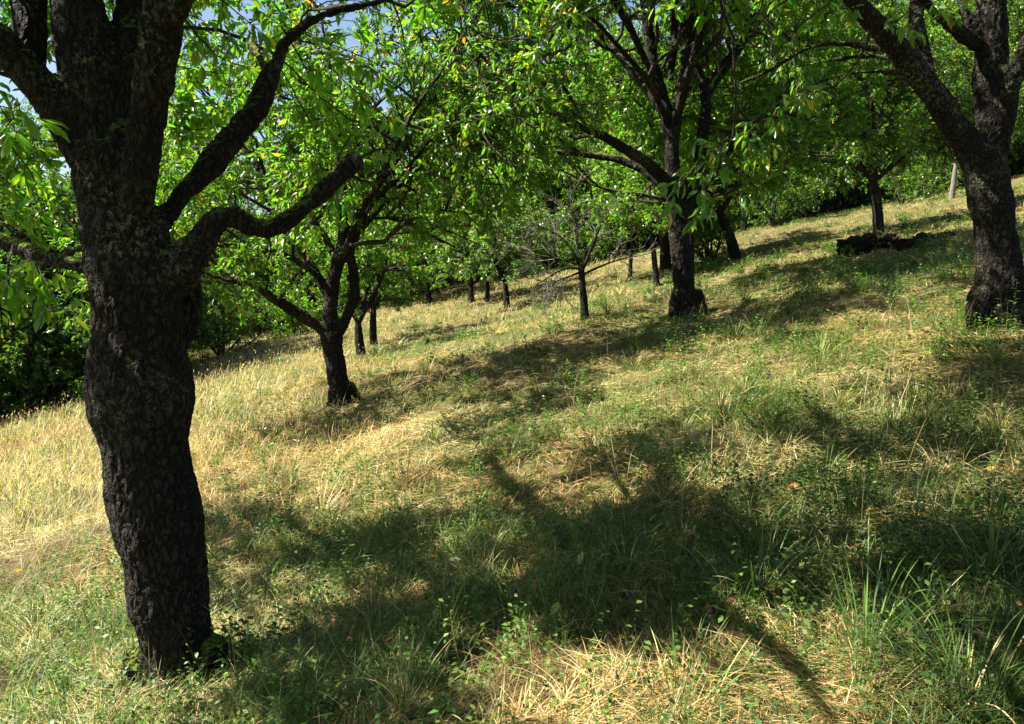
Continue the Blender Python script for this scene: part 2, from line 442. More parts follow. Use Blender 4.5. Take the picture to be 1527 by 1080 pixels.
def build_tree(name, label, base, limbs, seed, spec, leaf, keep=None, bare=(), sprays=(), voxel=None, rough=.006, mat=None, group=None, cat='tree', hi=True, from_limb=1, shared=None):
    """limbs: list of (P, R); the first is the trunk. spec: list of dicts for the growth levels; leaf: dict"""
    rng = np.random.default_rng(seed)
    base = np.asarray(base, float)
    root = bpy.data.objects.new(name, None); COL.objects.link(root); root.location = tuple(base)
    root.empty_display_size = .3
    tag(root, label, cat, group)
    loc = [(P - base, R * (np.concatenate([np.ones(len(R) - 3), [.97, .85, .55]]) if i == 0 else 1 if R[0] < R[-1] * 1.05 else np.concatenate([[.7, .85, .96], np.ones(len(R) - 3)]))) for i, (P, R) in enumerate(limbs)]
    tm = wood_mesh(loc, voxel, rough, mat or M_BARK, 'trunk', rng, k=14 if voxel else 9)
    obj('trunk', tm, root)
    G = Geo()
    S0 = 14
    Ps = []; Rs = []
    for li_, (P, R) in enumerate(loc[from_limb:]):
        if li_ + from_limb in bare: continue
        p, r = (P, R) if len(P) == S0 else resample(P, R, S0)
        Ps.append(p); Rs.append(r)
    P = np.array(Ps); R = np.array(Rs)
    cur = (P, R)
    leafy = []
    levels = []
    for li, sp in enumerate(spec):
        src = cur
        P2, R2 = children(src[0], src[1], rng, sp['n'], sp.get('t0', .2), sp['L'], sp.get('ang', (35, 70)), sp.get('up', .1), sp.get('S', 5), sp.get('wig', .12), sp.get('rf', .55))
        R2 = np.clip(R2, sp.get('rmin', .002), sp.get('rmax', .03))
        if keep is not None:
            px, py, dep = project(P2[:, -1] + base)
            km = keep(px, py, dep, P2[:, -1] + base)
            P2 = P2[km]; R2 = R2[km]
        R2 = R2 * np.linspace(1, .45, R2.shape[1])[None, :] / np.linspace(1, .25, R2.shape[1])[None, :] if li < len(spec) - 1 else R2
        v, q = tubes(P2, R2, sp.get('k', 4))
        G.add(v, q, mat=1)
        cur = (P2, R2); levels.append(P2)
    n = 0
    for P_, R_s, size_, sp_ in sprays:
        p, r_ = resample(P_ - base, R_s, 7); v, q = tubes(p[None], r_[None], 4); G.add(v, q, mat=1)
        p2, r2 = children(p[None], r_[None], rng, 9, .15, (.10, .24), (30, 60), -.15, 4, .14); v, q = tubes(p2, np.clip(r2, .0012, .003), 3); G.add(v, q, mat=1)
        n += twig_leaves(G, np.concatenate([p2]), rng, sp_, size_, leaf['col'], droop=.7, ratio=leaf.get('ratio', .42), yellow=.02)
    if leaf:
        for lv, sc_ in leaf.get('on', ((-1, 1.0),)):
            n += twig_leaves(G, levels[lv], rng, leaf['sp'] / sc_, leaf['size'], leaf['col'], hi=hi, droop=leaf.get('droop', .4), ratio=leaf.get('ratio', .42), yellow=leaf.get('yellow', .02), orange=leaf.get('orange', .004))
    cm = G.mesh('crown', [M_LEAF, leaf.get('twig', M_TWIG) if leaf else M_DEAD], False)
    obj('crown', cm, root)
    print('TREE', name, 'leaves', n, 'trunk verts', len(tm.vertices))
    return root

R_ = np.random.default_rng
GREEN = (.095, .175, .026)
BRIGHT = (.12, .225, .026)
DARKG = (.07, .13, .026)
BLUEG = (.12, .185, .075)

# --- the old leaning tree, left foreground
b1 = hit(262, 1010); D1 = b1[1]; r = R_(11)
L1 = []
L1.append(px_limb([(270, 1045, 165, 0), (268, 1000, 130, 0), (264, 950, 124, 0), (255, 900, 122, 0), (240, 800, 124, 0), (219, 700, 132, 0), (216, 645, 142, 0), (212, 612, 166, 0), (206, 565, 170, 0), (208, 515, 138, 0), (206, 470, 132, 0), (196, 400, 124, 0), (186, 350, 116, 0), (172, 306, 118, 0), (168, 250, 118, 0), (168, 190, 96, .08), (170, 140, 60, .2)], D1, 30))
L1.append(px_limb([(152, 300, 70, 0), (125, 222, 66, -.02), (92, 168, 64, -.05), (52, 116, 64, -.1), (8, 70, 60, -.15), (-60, 15, 52, -.2)], D1, 14, (3.0, (-.6, .2, .8), .02), r))       # far left limb
L1.append(px_limb([(55, 120, 50, 0), (44, 60, 58, .05), (40, 0, 54, .1), (38, -80, 46, .2)], D1, 14, (2.4, (.1, .5, 1), .02), r))
L1.append(px_limb([(158, 290, 100, 0), (146, 200, 104, 0), (136, 122, 100, .05), (116, 20, 84, .08), (98, -90, 66, .1)], D1, 14, (2.8, (-.1, -.3, 1), .02), r))             # central
L1.append(px_limb([(180, 240, 90, .05), (188, 150, 84, .1), (192, 80, 66, .14), (196, 20, 44, .2), (200, -70, 38, .4)], D1, 14, (2.4, (.3, .9, .9), .02), r))                      # stub with moss
L1.append(px_limb([(202, 380, 70, -.06), (205, 290, 68, -.12), (214, 205, 66, -.15), (229, 115, 66, -.17), (245, 0, 62, -.18), (256, -90, 50, -.2)], D1, 14, (3.0, (.5, -.1, 1), .02), r))  # right upright
LD = px_limb([(235, 340, 50, .05), (262, 300, 46, .1), (300, 262, 40, .2), (345, 208, 38, .3), (385, 165, 34, .38), (398, 130, 32, .42), (405, 95, 30, .45), (432, 52, 20, .55), (475, 22, 13, .65), (530, 10, 11, .75), (585, 2, 9, .9), (640, -25, 8, 1.0)], D1, 18, (1.2, (.8, .5, .4), .006), r)
L1.append(LD)
LE = px_limb([(245, 440, 70, -.02), (275, 392, 70, -.05), (298, 365, 62, -.05), (318, 328, 50, -.03), (342, 314, 44, -.01), (366, 334, 38, .04), (394, 345, 38, .08), (428, 330, 38, .14), (470, 295, 32, .25), (500, 265, 31, .32), (532, 238, 28, .38)], D1, 18)
L1.append(LE)
L1.append(px_limb([(255, 530, 50, .15), (283, 480, 34, .2), (290, 440, 30, .2), (282, 405, 34, .12)], D1, 14))
LG = px_limb([(170, 410, 36, .1), (128, 396, 34, .12), (80, 390, 32, .2), (35, 374, 29, .3), (-15, 350, 26, .45), (-80, 330, 18, .7)], D1, 14, (1.4, (-1, .6, .3), .008), r)
L1.append(LG)
L1.append(px_limb([(60, 385, 14, .3), (38, 350, 12, .35), (15, 334, 10, .4), (-30, 325, 8, .45)], D1, 14, (.8, (-1, .4, .1), .004), r))
L1.append(px_limb([(128, 372, 12, .35), (112, 368, 14, .6), (85, 395, 10, .9), (50, 420, 8, 1.2)], D1, 14, (.8, (-.6, .8, -.1), .004), r))
for (pts, L_, d_) in (([(100, -60, 50, 0), (120, -160, 44, -.2), (170, -260, 38, -.5)], 2.6, (.6, -.7, .2)), ([(240, -50, 50, -.15), (300, -160, 42, -.3), (400, -260, 36, -.6)], 3.4, (1, -.35, .25)),
                      ([(235, 60, 40, -.15), (330, -90, 34, -.5), (430, -200, 30, -.7)], 2.6, (1, -.6, .1)), ([(150, -20, 46, -.1), (150, -150, 40, -.35), (110, -260, 36, -.7)], 2.6, (-.6, -.8, .2)), ([(190, 60, 60, .1), (230, -30, 50, .5), (300, -90, 44, 1.1)], 2.6, (.35, 1, .22)), ([(240, -20, 50, -.1), (330, -90, 42, .4), (450, -140, 34, .9)], 2.6, (.9, .4, .25)),
                      ([(100, -20, 50, .1), (80, -90, 44, .6), (60, -120, 40, 1.2)], 3.2, (-.3, 1, .15)), ([(-20, 50, 40, -.1), (-80, 20, 34, .4), (-160, -10, 30, .9)], 2.6, (-.8, .8, .1)),
                      ([(400, 110, 16, .5), (390, 90, 14, .9), (370, 60, 12, 1.5)], 2.2, (0, 1, .3))):
    L1.append(px_limb(pts, D1, 14, (L_, d_, .012), r))
NB1 = len(L1)
# root flare
for (ax, ay, ex, ey) in ((222, 985, 178, 1050), (305, 980, 372, 1018), (262, 990, 250, 1080), (240, 985, 205, 1072), (300, 990, 330, 1060)):
    a = at(ax, ay, D1); e = at(ex, ey, D1 - (.1 if ey > 1055 else 0)); e[2] = gz(e[0], e[1]) - .04
    L1.append(resample([a, (a * .6 + e * .4) + (a - e) * np.array([.0, .0, .0]), e], [.16, .095, .03], 14))
def spray(pts, D, size=.085, sp=.022):
    W = [at(a, b, D + e) for a, b, e in pts]
    return (np.array(W), np.linspace(.006, .002, len(W)), size, sp)
S1 = [spray([(528, 242, .38), (560, 222, .45), (595, 220, .55), (640, 245, .65)], D1, .06, .035), spray([(500, 262, .3), (505, 230, .4), (525, 200, .5), (530, 170, .55)], D1, .06, .035), spray([(400, 350, .1), (405, 375, .1), (395, 400, .1)], D1, .05, .05), spray([(40, 372, -.1), (60, 405, -.25), (80, 440, -.35), (100, 470, -.4)], D1, .08), spray([(20, 365, 0), (10, 400, -.2), (15, 440, -.3), (30, 480, -.3)], D1, .08),
      spray([(80, 388, .2), (90, 420, .3), (110, 450, .4), (128, 470, .5)], D1, .075), spray([(-30, 350, -.1), (-10, 390, -.3), (0, 450, -.4), (5, 500, -.4)], D1, .08),
      spray([(-60, 60, -.3), (-30, 120, -.4), (5, 165, -.45), (35, 215, -.5)], D1, .09), spray([(-60, 150, 0), (-20, 190, .1), (30, 230, .2), (70, 300, .3)], D1, .08),
      spray([(270, 20, .6), (300, 60, .8), (330, 90, 1), (370, 100, 1.1)], D1, .08), spray([(420, 40, 1), (450, 90, 1), (470, 130, 1.1), (475, 170, 1.1)], D1, .075),
      spray([(585, 3, .9), (600, 40, 1), (604, 80, 1), (612, 110, 1)], D1, .07), spray([(300, -30, .5), (330, 0, .7), (380, 40, .9), (400, 60, 1)], D1, .09)]
GAPS = [(1010, 590, 110, 42), (1120, 550, 150, 48), (1270, 525, 130, 32), (900, 625, 80, 26), (560, 715, 95, 62), (740, 750, 90, 24), (900, 735, 90, 22), (745, 860, 62, 32), (1150, 690, 125, 32), (1340, 610, 110, 26),  # meadow patches kept sunlit by carving the crowns open
        (830, 1015, 120, 50), (1330, 1030, 150, 44), (60, 800, 190, 260), (400, 690, 70, 40), (640, 660, 60, 26), (980, 880, 50, 18), (1280, 700, 60, 20), (500, 900, 40, 18), (860, 930, 40, 14), (1060, 800, 30, 10)]
prune_rng = R_(4242)
def sun_gap(p):
    """twigs to prune so that sun falls on the set meadow patches"""
    t = (p[:, 2] - terrain(p[:, 0], p[:, 1])) / .9
    for _ in range(6):
        q = p - SUN_DIR * t[:, None]; t = t + (q[:, 2] - terrain(q[:, 0], q[:, 1])) / .92
    px, py, dep = project(p - SUN_DIR * t[:, None])
    m = np.zeros(len(p), bool)
    for cx, cy, rx, ry in GAPS:
        m |= ((px - cx) / rx) ** 2 + ((py - cy) / ry) ** 2 < 1
    return m & (dep > .5) & (prune_rng.random(len(p)) < .93)
def keep1(px, py, dep, p):
    ok = (p[:, 2] - terrain(p[:, 0], p[:, 1]) > 1.2)
    lim = np.where(px < 130, 500, np.where(px < 300, 300, np.where(px < 660, 330, 120)))
    infr = (px > -50) & (px < 1580) & (py > 0)
    ok &= ~(infr & (py > lim) & (dep < 12))
    ok &= ~sun_gap(p)
    # keep the trunk face clear
    ok &= ~((px > 95) & (px < 300) & (py > 0) & (dep < D1 + .1) & (dep > 0.1))
    ok &= ~((dep < 2.6) & infr)
    ok &= ~((px > 680) & (px < 1650) & (py > -160))
    ok &= ~((dep < D1 - .2) & infr & (px > 60))
    return ok
spec_big = [dict(n=3.8, t0=.35, L=(.9, 2.1), ang=(30, 75), up=.1, S=7, wig=.20, k=6, rf=.55, rmax=.025, rmin=.006),
            dict(n=5.4, t0=.15, L=(.5, 1.15), ang=(30, 65), up=.0, S=5, wig=.16, k=4, rmax=.009, rmin=.003),
            dict(n=8.5, t0=.1, L=(.18, .45), ang=(30, 65), up=-.05, S=4, wig=.16, k=3, rmax=.003, rmin=.0015)]
t1 = build_tree('fruit_tree', 'thick old leaning tree with mossy crooked limbs in the left foreground', b1, L1[:], 21, spec_big,
           dict(sp=.0105, size=.088, col=BRIGHT, droop=.45, ratio=.46, yellow=.012), keep=keep1, bare=(7, 8, NB1, NB1 + 1, NB1 + 2), sprays=S1, voxel=.0095, rough=.0075)

P_, Rr_ = LE; tdir = nrm(P_[-1] - P_[-2]); sd_ = nrm(np.cross(tdir, [0, 0, 1.])); ud_ = np.cross(sd_, tdir); gg = R_(5)
cp = P_[-1] + tdir * Rr_[-1] * .12 - b1; th_ = np.arange(20) * 2 * math.pi / 20; rr_ = Rr_[-1] * (.92 + .08 * np.sin(th_ * 3 + 1))
ring_ = cp + sd_ * (np.cos(th_) * rr_)[:, None] + ud_ * (np.sin(th_) * rr_)[:, None]
Gc = Geo(); back = ring_ - tdir * .05; i_ = np.arange(20); j_ = (i_ + 1) % 20
Gc.add(np.vstack([ring_, back, cp[None]]), np.stack([i_, j_, j_ + 20, i_ + 20], 1), np.stack([j_, i_, np.full(20, 40)], 1))
obj('sawn_face', Gc.mesh('sawn_face', [M_TWIG]), t1)

# --- big dark tree at the right
b2 = hit(1493, 487); D2 = b2[1]; r = R_(12)
L2 = [px_limb([(1500, 505, 84, 0), (1496, 470, 71, 0), (1490, 400, 63, 0), (1480, 320, 64, 0), (1470, 260, 68, 0), (1464, 215, 66, 0)], D2, 22),
      px_limb([(1470, 290, 56, 0), (1440, 205, 50, 0), (1400, 150, 45, -.05), (1352, 88, 38, -.15), (1310, 40, 34, -.25), (1268, -5, 30, -.4), (1215, -60, 26, -.6)], D2, 14, (3.2, (-.8, -.1, .5), .015), r),
      px_limb([(1468, 280, 60, 0), (1478, 180, 52, 0), (1480, 90, 50, 0), (1478, 0, 46, 0), (1476, -90, 40, 0)], D2, 14, (3.2, (0, .3, 1), .02), r),
      px_limb([(1484, 250, 44, 0), (1498, 160, 36, -.1), (1512, 105, 30, -.2), (1540, 55, 28, -.3)], D2, 14, (3.0, (.6, -.2, .9), .02), r),
      px_limb([(1468, 75, 28, 0), (1430, 48, 24, -.1), (1395, 20, 20, -.2), (1360, -18, 17, -.3)], D2, 14, (2.4, (-.7, -.4, .8), .01), r),
      px_limb([(1396, 155, 34, 0), (1378, 100, 28, .1), (1368, 50, 26, .2), (1365, 0, 24, .3)], D2, 14, (2.6, (-.2, .6, 1), .01), r),
      px_limb([(1452, 70, 22, 0), (1438, 20, 16, .1), (1428, -30, 14, .2)], D2, 14, (1.8, (-.3, .8, 1), .01), r),
      px_limb([(1340, 75, 20, -.1), (1300, 70, 12, .2), (1220, 60, 8, .4), (1140, 110, 6, .6)], D2, 14, (.8, (-1, .2, -.2), .004), r),
      px_limb([(1360, 110, 16, -.1), (1300, 105, 10, -.4), (1230, 115, 8, -.8), (1150, 160, 6, -1.3), (1085, 210, 5, -1.8), (1050, 262, 4, -2.2)], D2, 14, None, r),
      px_limb([(1345, 90, 14, -.1), (1290, 82, 9, .1), (1240, 90, 7, .2), (1160, 105, 6, .3), (1100, 135, 4, .4)], D2, 14, None, r)]
NB2 = len(L2)
for (ax, ex, ey) in ((1470, 1440, 500), (1515, 1560, 500), (1495, 1488, 530)):
    a = at(ax, 430, D2); e = at(ex, ey, D2 - .1); e[2] = gz(e[0], e[1]) - .04
    L2.append(resample([a, (a + e) / 2 + np.array([0, 0, -.04]), e], [.14, .09, .03], 14))
S2 = [spray([(1085, 205, -1.9), (1060, 240, -2.3), (1050, 268, -2.6), (1052, 300, -2.7)], D2, .095, .02), spray([(1085, 205, -1.9), (1040, 250, -2.2), (1015, 270, -2.4), (995, 300, -2.4)], D2, .085, .02),
      spray([(1150, 160, -1.3), (1130, 190, -1.8), (1110, 235, -2.1), (1100, 280, -2.2)], D2, .09, .022), spray([(1230, 115, -.8), (1190, 150, -1.2), (1150, 190, -1.6), (1130, 230, -1.8)], D2, .085)]
def keep2(px, py, dep, p):
    ok = ~sun_gap(p) & (p[:, 2] - terrain(p[:, 0], p[:, 1]) > 1.7)
    infr = (px > -50) & (px < 1580) & (py > 0)
    lim = np.where(px < 1200, 30, np.where(px < 1280, 180, 130))
    ok &= ~(infr & (py > lim))
    ok &= ~(infr & (px > 1240) & (dep < D2 + .1) & (py > 60))
    ok &= ~((dep < 4.6) & infr)
    return ok
t2 = build_tree('fruit_tree', 'large dark tree with forking trunk standing at the right edge', b2, L2, 22, spec_big,
           dict(sp=.020, size=.088, col=GREEN, droop=.6, ratio=.42, yellow=.02), keep=keep2, bare=(NB2, NB2 + 1, NB2 + 2), sprays=S2, voxel=.013, rough=.008)

# --- centre tree
b3 = hit(1026, 472); D3 = b3[1]; r = R_(13)
L3 = [px_limb([(1030, 490, 50, 0), (1026, 465, 38, 0), (1019, 420, 34, 0), (1013, 360, 32, 0), (1009, 310, 32, 0), (1005, 280, 32, 0)], D3, 18),
      px_limb([(1006, 300, 29.3, 0), (990, 262, 22, 0), (955, 235, 19.5, -.2), (905, 205, 15.9, -.5), (845, 182, 14.6, -.8), (790, 150, 12.2, -1.2), (740, 110, 9.8, -1.6)], D3, 14, (1.5, (-1, -.1, .2), .01), r),
      px_limb([(1005, 300, 24.4, 0), (975, 262, 17.1, .1), (940, 240, 14.6, .3), (890, 232, 12.2, .5), (800, 225, 9.8, .6), (740, 195, 8.5, .7), (690, 165, 7.3, .8)], D3, 14, (.8, (-1, 0, .3), .006), r),
      px_limb([(1006, 300, 31.7, 0), (1003, 240, 26.8, 0), (1000, 190, 24.4, 0), (985, 140, 20.7, .1), (972, 90, 18.3, .1), (966, 40, 17.1, .2), (955, -30, 14.6, .2)], D3, 14, (2.2, (-.3, 0, 1), .015), r),
      px_limb([(1006, 210, 19.5, 0), (1014, 150, 17.1, -.1), (1022, 90, 15.9, -.2), (1032, 30, 14.6, -.2), (1035, -40, 13.4, -.2)], D3, 14, (2.4, (.1, -.3, 1), .015), r),
      px_limb([(1020, 320, 22, 0), (1040, 270, 18.3, 0), (1045, 215, 18.3, 0), (1058, 140, 15.9, 0), (1040, 105, 12.2, 0), (1025, 60, 12.2, .1), (1010, 0, 11, .2)], D3, 14, (2.0, (.1, .5, 1), .012), r),
      px_limb([(1050, 160, 12.2, 0), (1052, 118, 11, 0), (1085, 88, 12.2, -.1), (1112, 62, 12.2, -.2), (1122, 25, 12.2, -.3), (1128, -25, 9.8, -.4)], D3, 14, (2.4, (.5, -.2, 1), .01), r),
      px_limb([(1000, 200, 14.6, 0), (970, 120, 11, -.3), (925, 75, 9.8, -.6), (890, 30, 8.5, -.9), (840, 0, 7.3, -1.2)], D3, 14, (1.6, (-.8, -.5, .5), .008), r),
      px_limb([(1000, 200, 17.1, 0), (1010, 130, 14.6, .8), (1040, 60, 13.4, 1.6), (1070, -10, 12.2, 2.4)], D3, 14, (2.4, (.4, .9, .6), .01), r),
      px_limb([(1000, 190, 17.1, 0), (960, 120, 14.6, .8), (900, 60, 13.4, 1.6), (860, 0, 12.2, 2.2)], D3, 14, (2.2, (-.5, .9, .5), .01), r),
      px_limb([(1003, 200, 17.1, 0), (1030, 100, 14.6, -1.0), (1060, 0, 13.4, -1.8), (1080, -80, 12.2, -2.4)], D3, 14, (2.4, (.4, -.9, .6), .01), r),
      px_limb([(1052, 150, 12.2, 0), (1110, 60, 11, .4), (1170, 0, 11, .6), (1230, -60, 9.8, .6)], D3, 14, (2.2, (1, .2, .6), .01), r),
      px_limb([(1040, 60, 13.4, 1.6), (1080, -20, 12.2, 2.2), (1100, -60, 12.2, 3.0)], D3, 14, (2.6, (.3, 1, .5), .01), r),
      px_limb([(1060, 0, 13.4, -1.8), (1100, -60, 12.2, -2.4), (1120, -100, 11, -3.0)], D3, 14, (2.6, (.5, -.8, .4), .01), r),
      px_limb([(1000, 120, 14.6, 0), (1010, 0, 13.4, .2), (1000, -100, 12.2, .2), (980, -180, 11, .2)], D3, 14, (2.2, (-.1, .1, 1), .01), r),
      px_limb([(985, 140, 14.6, 0), (930, 20, 13.4, -.6), (880, -60, 12.2, -1.2)], D3, 14, (2.6, (-.7, -.5, .5), .01), r)]
for (ax, ex, ey) in ((1014, 996, 478), (1036, 1056, 476)):
    a = at(ax, 432, D3); e = at(ex, ey, D3 - .1); e[2] = gz(e[0], e[1]) - .05
    L3.append(resample([a, (a + e) / 2 + np.array([0, 0, -.05]), e], [.14, .09, .03], 14))
def keep3(px, py, dep, p):
    ok = (p[:, 2] - terrain(p[:, 0], p[:, 1]) > 1.9)
    infr = (px > -50) & (px < 1580) & (py > 0)
    lim = np.where(px < 600, 0, np.where(px < 900, 300, np.where(px < 1180, 330, 220)))
    ok &= ~(infr & (py > lim))
    ok &= ~(infr & (px > 885) & (px < 1140) & (py > 15) & (dep < D3 + .3))
    ok &= ~(infr & (px > 760) & (px < 1130) & (py > 180) & (dep < D3 - .6))
    return ok
spec_mid = [dict(n=4.4, t0=.18, L=(.9, 2.1), ang=(40, 85), up=.02, S=7, wig=.24, k=5, rf=.55, rmax=.03, rmin=.008),
            dict(n=4.8, t0=.15, L=(.5, 1.25), ang=(30, 65), up=-.08, S=5, wig=.16, k=4, rmax=.010, rmin=.004),
            dict(n=7.0, t0=.1, L=(.22, .5), ang=(30, 65), up=-.2, S=4, wig=.16, k=3, rmax=.004, rmin=.002)]
t3 = build_tree('fruit_tree', 'tall many-limbed tree standing in the middle of the slope above the long shadow band', b3, L3, 23, spec_mid,
           dict(sp=.013, size=.102, col=GREEN, droop=.9, ratio=.33, yellow=.02), keep=keep3, bare=(len(L3) - 2, len(L3) - 1), voxel=.016, rough=.008, hi=True)

# --- tree left of the middle
b4 = hit(511, 602); D4 = b4[1]; r = R_(14)
L4 = [px_limb([(514, 620, 44, 0), (509, 598, 34, 0), (502, 550, 30, 0), (495, 515, 32, 0), (493, 490, 36, 0)], D4, 18),
      px_limb([(492, 500, 28.2, 0), (472, 484, 21.8, 0), (440, 465, 20.5, -.1), (400, 440, 17.9, -.3), (365, 415, 16.6, -.5), (335, 402, 12.8, -.7), (300, 392, 10.2, -.9)], D4, 14, (.8, (-1, -.1, .2), .008), r),
      px_limb([(493, 505, 35.8, 0), (491, 460, 28.2, 0), (492, 430, 25.6, 0), (505, 395, 23, 0), (515, 350, 21.8, 0), (514, 305, 19.2, 0), (505, 260, 16.6, 0), (500, 200, 12.8, 0)], D4, 14, (2.6, (-.1, .1, 1), .01), r),
      px_limb([(490, 450, 20.5, 0), (478, 415, 16.6, 0), (462, 392, 15.4, .1), (440, 360, 14.1, .2), (425, 328, 12.8, .3), (400, 270, 11.5, .4)], D4, 14, (2.6, (-.5, .2, .8), .008), r),
      px_limb([(498, 505, 28.2, 0), (515, 478, 21.8, 0), (530, 450, 20.5, .1), (530, 415, 17.9, .1), (520, 390, 15.4, .1), (528, 350, 14.1, .1), (545, 335, 12.8, .1)], D4, 14, (2.4, (.7, .2, .8), .008), r),
      px_limb([(515, 375, 15.4, 0), (535, 340, 14.1, 0), (552, 305, 12.8, -.1), (575, 285, 11.5, -.2), (610, 250, 9, -.3)], D4, 14, (2.2, (.9, -.2, .5), .006), r),
      px_limb([(545, 325, 10.2, 0), (600, 325, 9, -.2), (640, 350, 7.7, -.3), (680, 370, 6.4, -.3)], D4, 14, None, r),
      px_limb([(478, 415, 14.1, 0), (440, 385, 12.8, -.3), (390, 370, 10.2, -.6), (340, 365, 9, -.8)], D4, 14, (.9, (-1, .1, 0), .006), r),
      px_limb([(505, 395, 15.4, 0), (480, 340, 12.8, .4), (430, 290, 11.5, .9), (370, 270, 10.2, 1.3)], D4, 14, (1.6, (-.6, .7, .4), .008), r),
      px_limb([(505, 395, 15.4, 0), (530, 330, 12.8, -.5), (570, 260, 11.5, -1.0), (600, 200, 10.2, -1.4)], D4, 14, (1.8, (.5, -.7, .6), .008), r),
      px_limb([(515, 350, 15.4, 0), (560, 280, 12.8, .5), (610, 210, 11.5, .9), (650, 150, 10.2, 1.2)], D4, 14, (1.6, (.5, .5, .6), .008), r)]
for (ax, ex, ey) in ((500, 484, 606), (520, 544, 604)):
    a = at(ax, 570, D4); e = at(ex, ey, D4 - .05); e[2] = gz(e[0], e[1]) - .05
    L4.append(resample([a, (a + e) / 2 + np.array([0, 0, -.04]), e], [.09, .055, .02], 14))
def keep4(px, py, dep, p):
    ok = (p[:, 2] - terrain(p[:, 0], p[:, 1]) > 1.1)
    lim = np.where(px < 300, 440, np.where(px < 470, 480, np.where(px < 540, 340, 400)))
    ok &= ~(py > lim)
    return ok
t4 = build_tree('fruit_tree', 'short-trunked tree with a low arching left limb beside the dry grass', b4, L4, 24, spec_mid,
           dict(sp=.017, size=.090, col=GREEN, droop=.5, ratio=.42, yellow=.03, orange=.010), keep=keep4, bare=(len(L4) - 2, len(L4) - 1), voxel=.014, rough=.008)

# --- generic orchard trees: trunk, forking limbs, crown
def generic_limbs(base, H, fork, r0, cr, lean, seed, nl=5):
    g = R_(seed); base = np.asarray(base, float)
    lean = np.asarray(lean, float)
    top = base + np.array([lean[0], lean[1], 1]) * fork
    tr = [base + np.array([0, 0, -.25]), base + np.array([lean[0], lean[1], 1]) * fork * .5 + g.normal(size=3) * .03, top]
    out = [resample(tr, [r0 * 1.35, r0, r0 * .9], 14)]
    a0 = g.random() * 6.28
    for i in range(nl):
        a = a0 + i * 6.283 / nl + g.normal() * .3
        el = g.uniform(.5, 1.2) if i else 1.45
        d = np.array([math.cos(a) * math.cos(el), math.sin(a) * math.cos(el), math.sin(el)])
        L = (H - fork) * (1.0 if i == 0 else g.uniform(.65, .95)); L = min(L, (H - fork) / max(math.sin(el), .3), cr / max(math.cos(el), .15))
        p = top - np.array([lean[0], lean[1], 1]) * fork * g.uniform(0, .12); pts = [p]; rs = [r0 * .62]; n = 6
        for k in range(n):
            d = nrm(d + g.normal(size=3) * .16 + np.array([0, 0, .05])); p = p + d * L / n; pts.append(p); rs.append(r0 * .62 * (1 - (k + 1) / n * .85))
        out.append(resample(pts, rs, 14))
    return out
def spec_g(cr):
    return [dict(n=3.8, t0=.05, L=(cr * .35, cr * .75), ang=(40, 85), up=-.04, S=6, wig=.15, k=4, rf=.6, rmax=.03, rmin=.008),
            dict(n=4.6, t0=.1, L=(.35, .9), ang=(30, 70), up=-.05, S=4, wig=.18, k=3, rmax=.01, rmin=.004),
            dict(n=7.0, t0=.05, L=(.18, .45), ang=(30, 70), up=-.1, S=3, wig=.16, k=3, rmax=.004, rmin=.0025)]
mid = [  # px, py, trunk px, fork m, H m, crown r, lean, colour, leaf size, label
    (541, 533, 14, .9, 5.0, 1.7, (-.12, 0), GREEN, .085, 'slim tree just behind the arching-limbed tree, its leafy shoots near the base'),
    (558, 517, 11, 1.2, 5.5, 1.8, (0, .0), GREEN, .085, 'thin straight tree behind the slim tree, closing the left row of trunks'),
    (756, 461, 10, .9, 5.0, 2.0, (-.08, 0), BLUEG, .085, 'small round-crowned tree with bluish leaves and a low V fork in the middle meadow'),
    (726, 449, 7, 1.2, 6.0, 2.3, (0, 0), BLUEG, .09, 'thin tree just left of and behind the round-crowned tree'),
    (702, 452, 10, .7, 5.0, 2.3, (0, 0), GREEN, .09, 'bushy short-trunked tree by the russet grass at the end of the meadow'),
    (981, 428, 9, 1.6, 5.5, 1.9, (-.14, 0), GREEN, .085, 'thin upright tree between the bare dead tree and the tall middle tree'),
    (993, 402, 15, 2.4, 8.0, 2.6, (-.05, 0), DARKG, .09, 'dark-stemmed tree half hidden behind the tall middle tree'),
    (1101, 386, 15, 1.5, 6.2, 2.4, (-.42, 0), GREEN, .085, 'tree leaning hard to the left with a low shadow at its foot'),
    (1109, 345, 8, 1.6, 6.0, 2.6, (-.1, 0), GREEN, .09, 'thin tree up the slope behind the hard-leaning tree'),
    (1312, 352, 15, 1.55, 7.0, 3.6, (-.14, 0), DARKG, .085, 'forked tree on the bank above the rotting log'),
    (1222, 322, 10, 1.4, 5.5, 2.6, (0, 0), DARKG, .09, 'low dark-crowned tree left of the tree above the log'),
    (1418, 297, 7, 2.4, 6.5, 2.4, (.1, 0), GREEN, .09, 'pale-stemmed slim tree at the top of the sunny bank'),
    (940, 420, 7, 1.3, 5.5, 2.2, (.05, 0), BLUEG, .09, 'thin tree with weeping side twigs behind the bare dead tree'),
    (1023, 452, 15, 1.9, 7.5, 3.6, (0, 0), GREEN, .09, 'added broad leafy tree shading the bank from close behind the tall middle tree'),
    (640, 452, 9, .8, 5.5, 2.6, (0, 0), BLUEG, .09, 'low pale-leaved tree at the left end of the tree line'),
]
protos = []
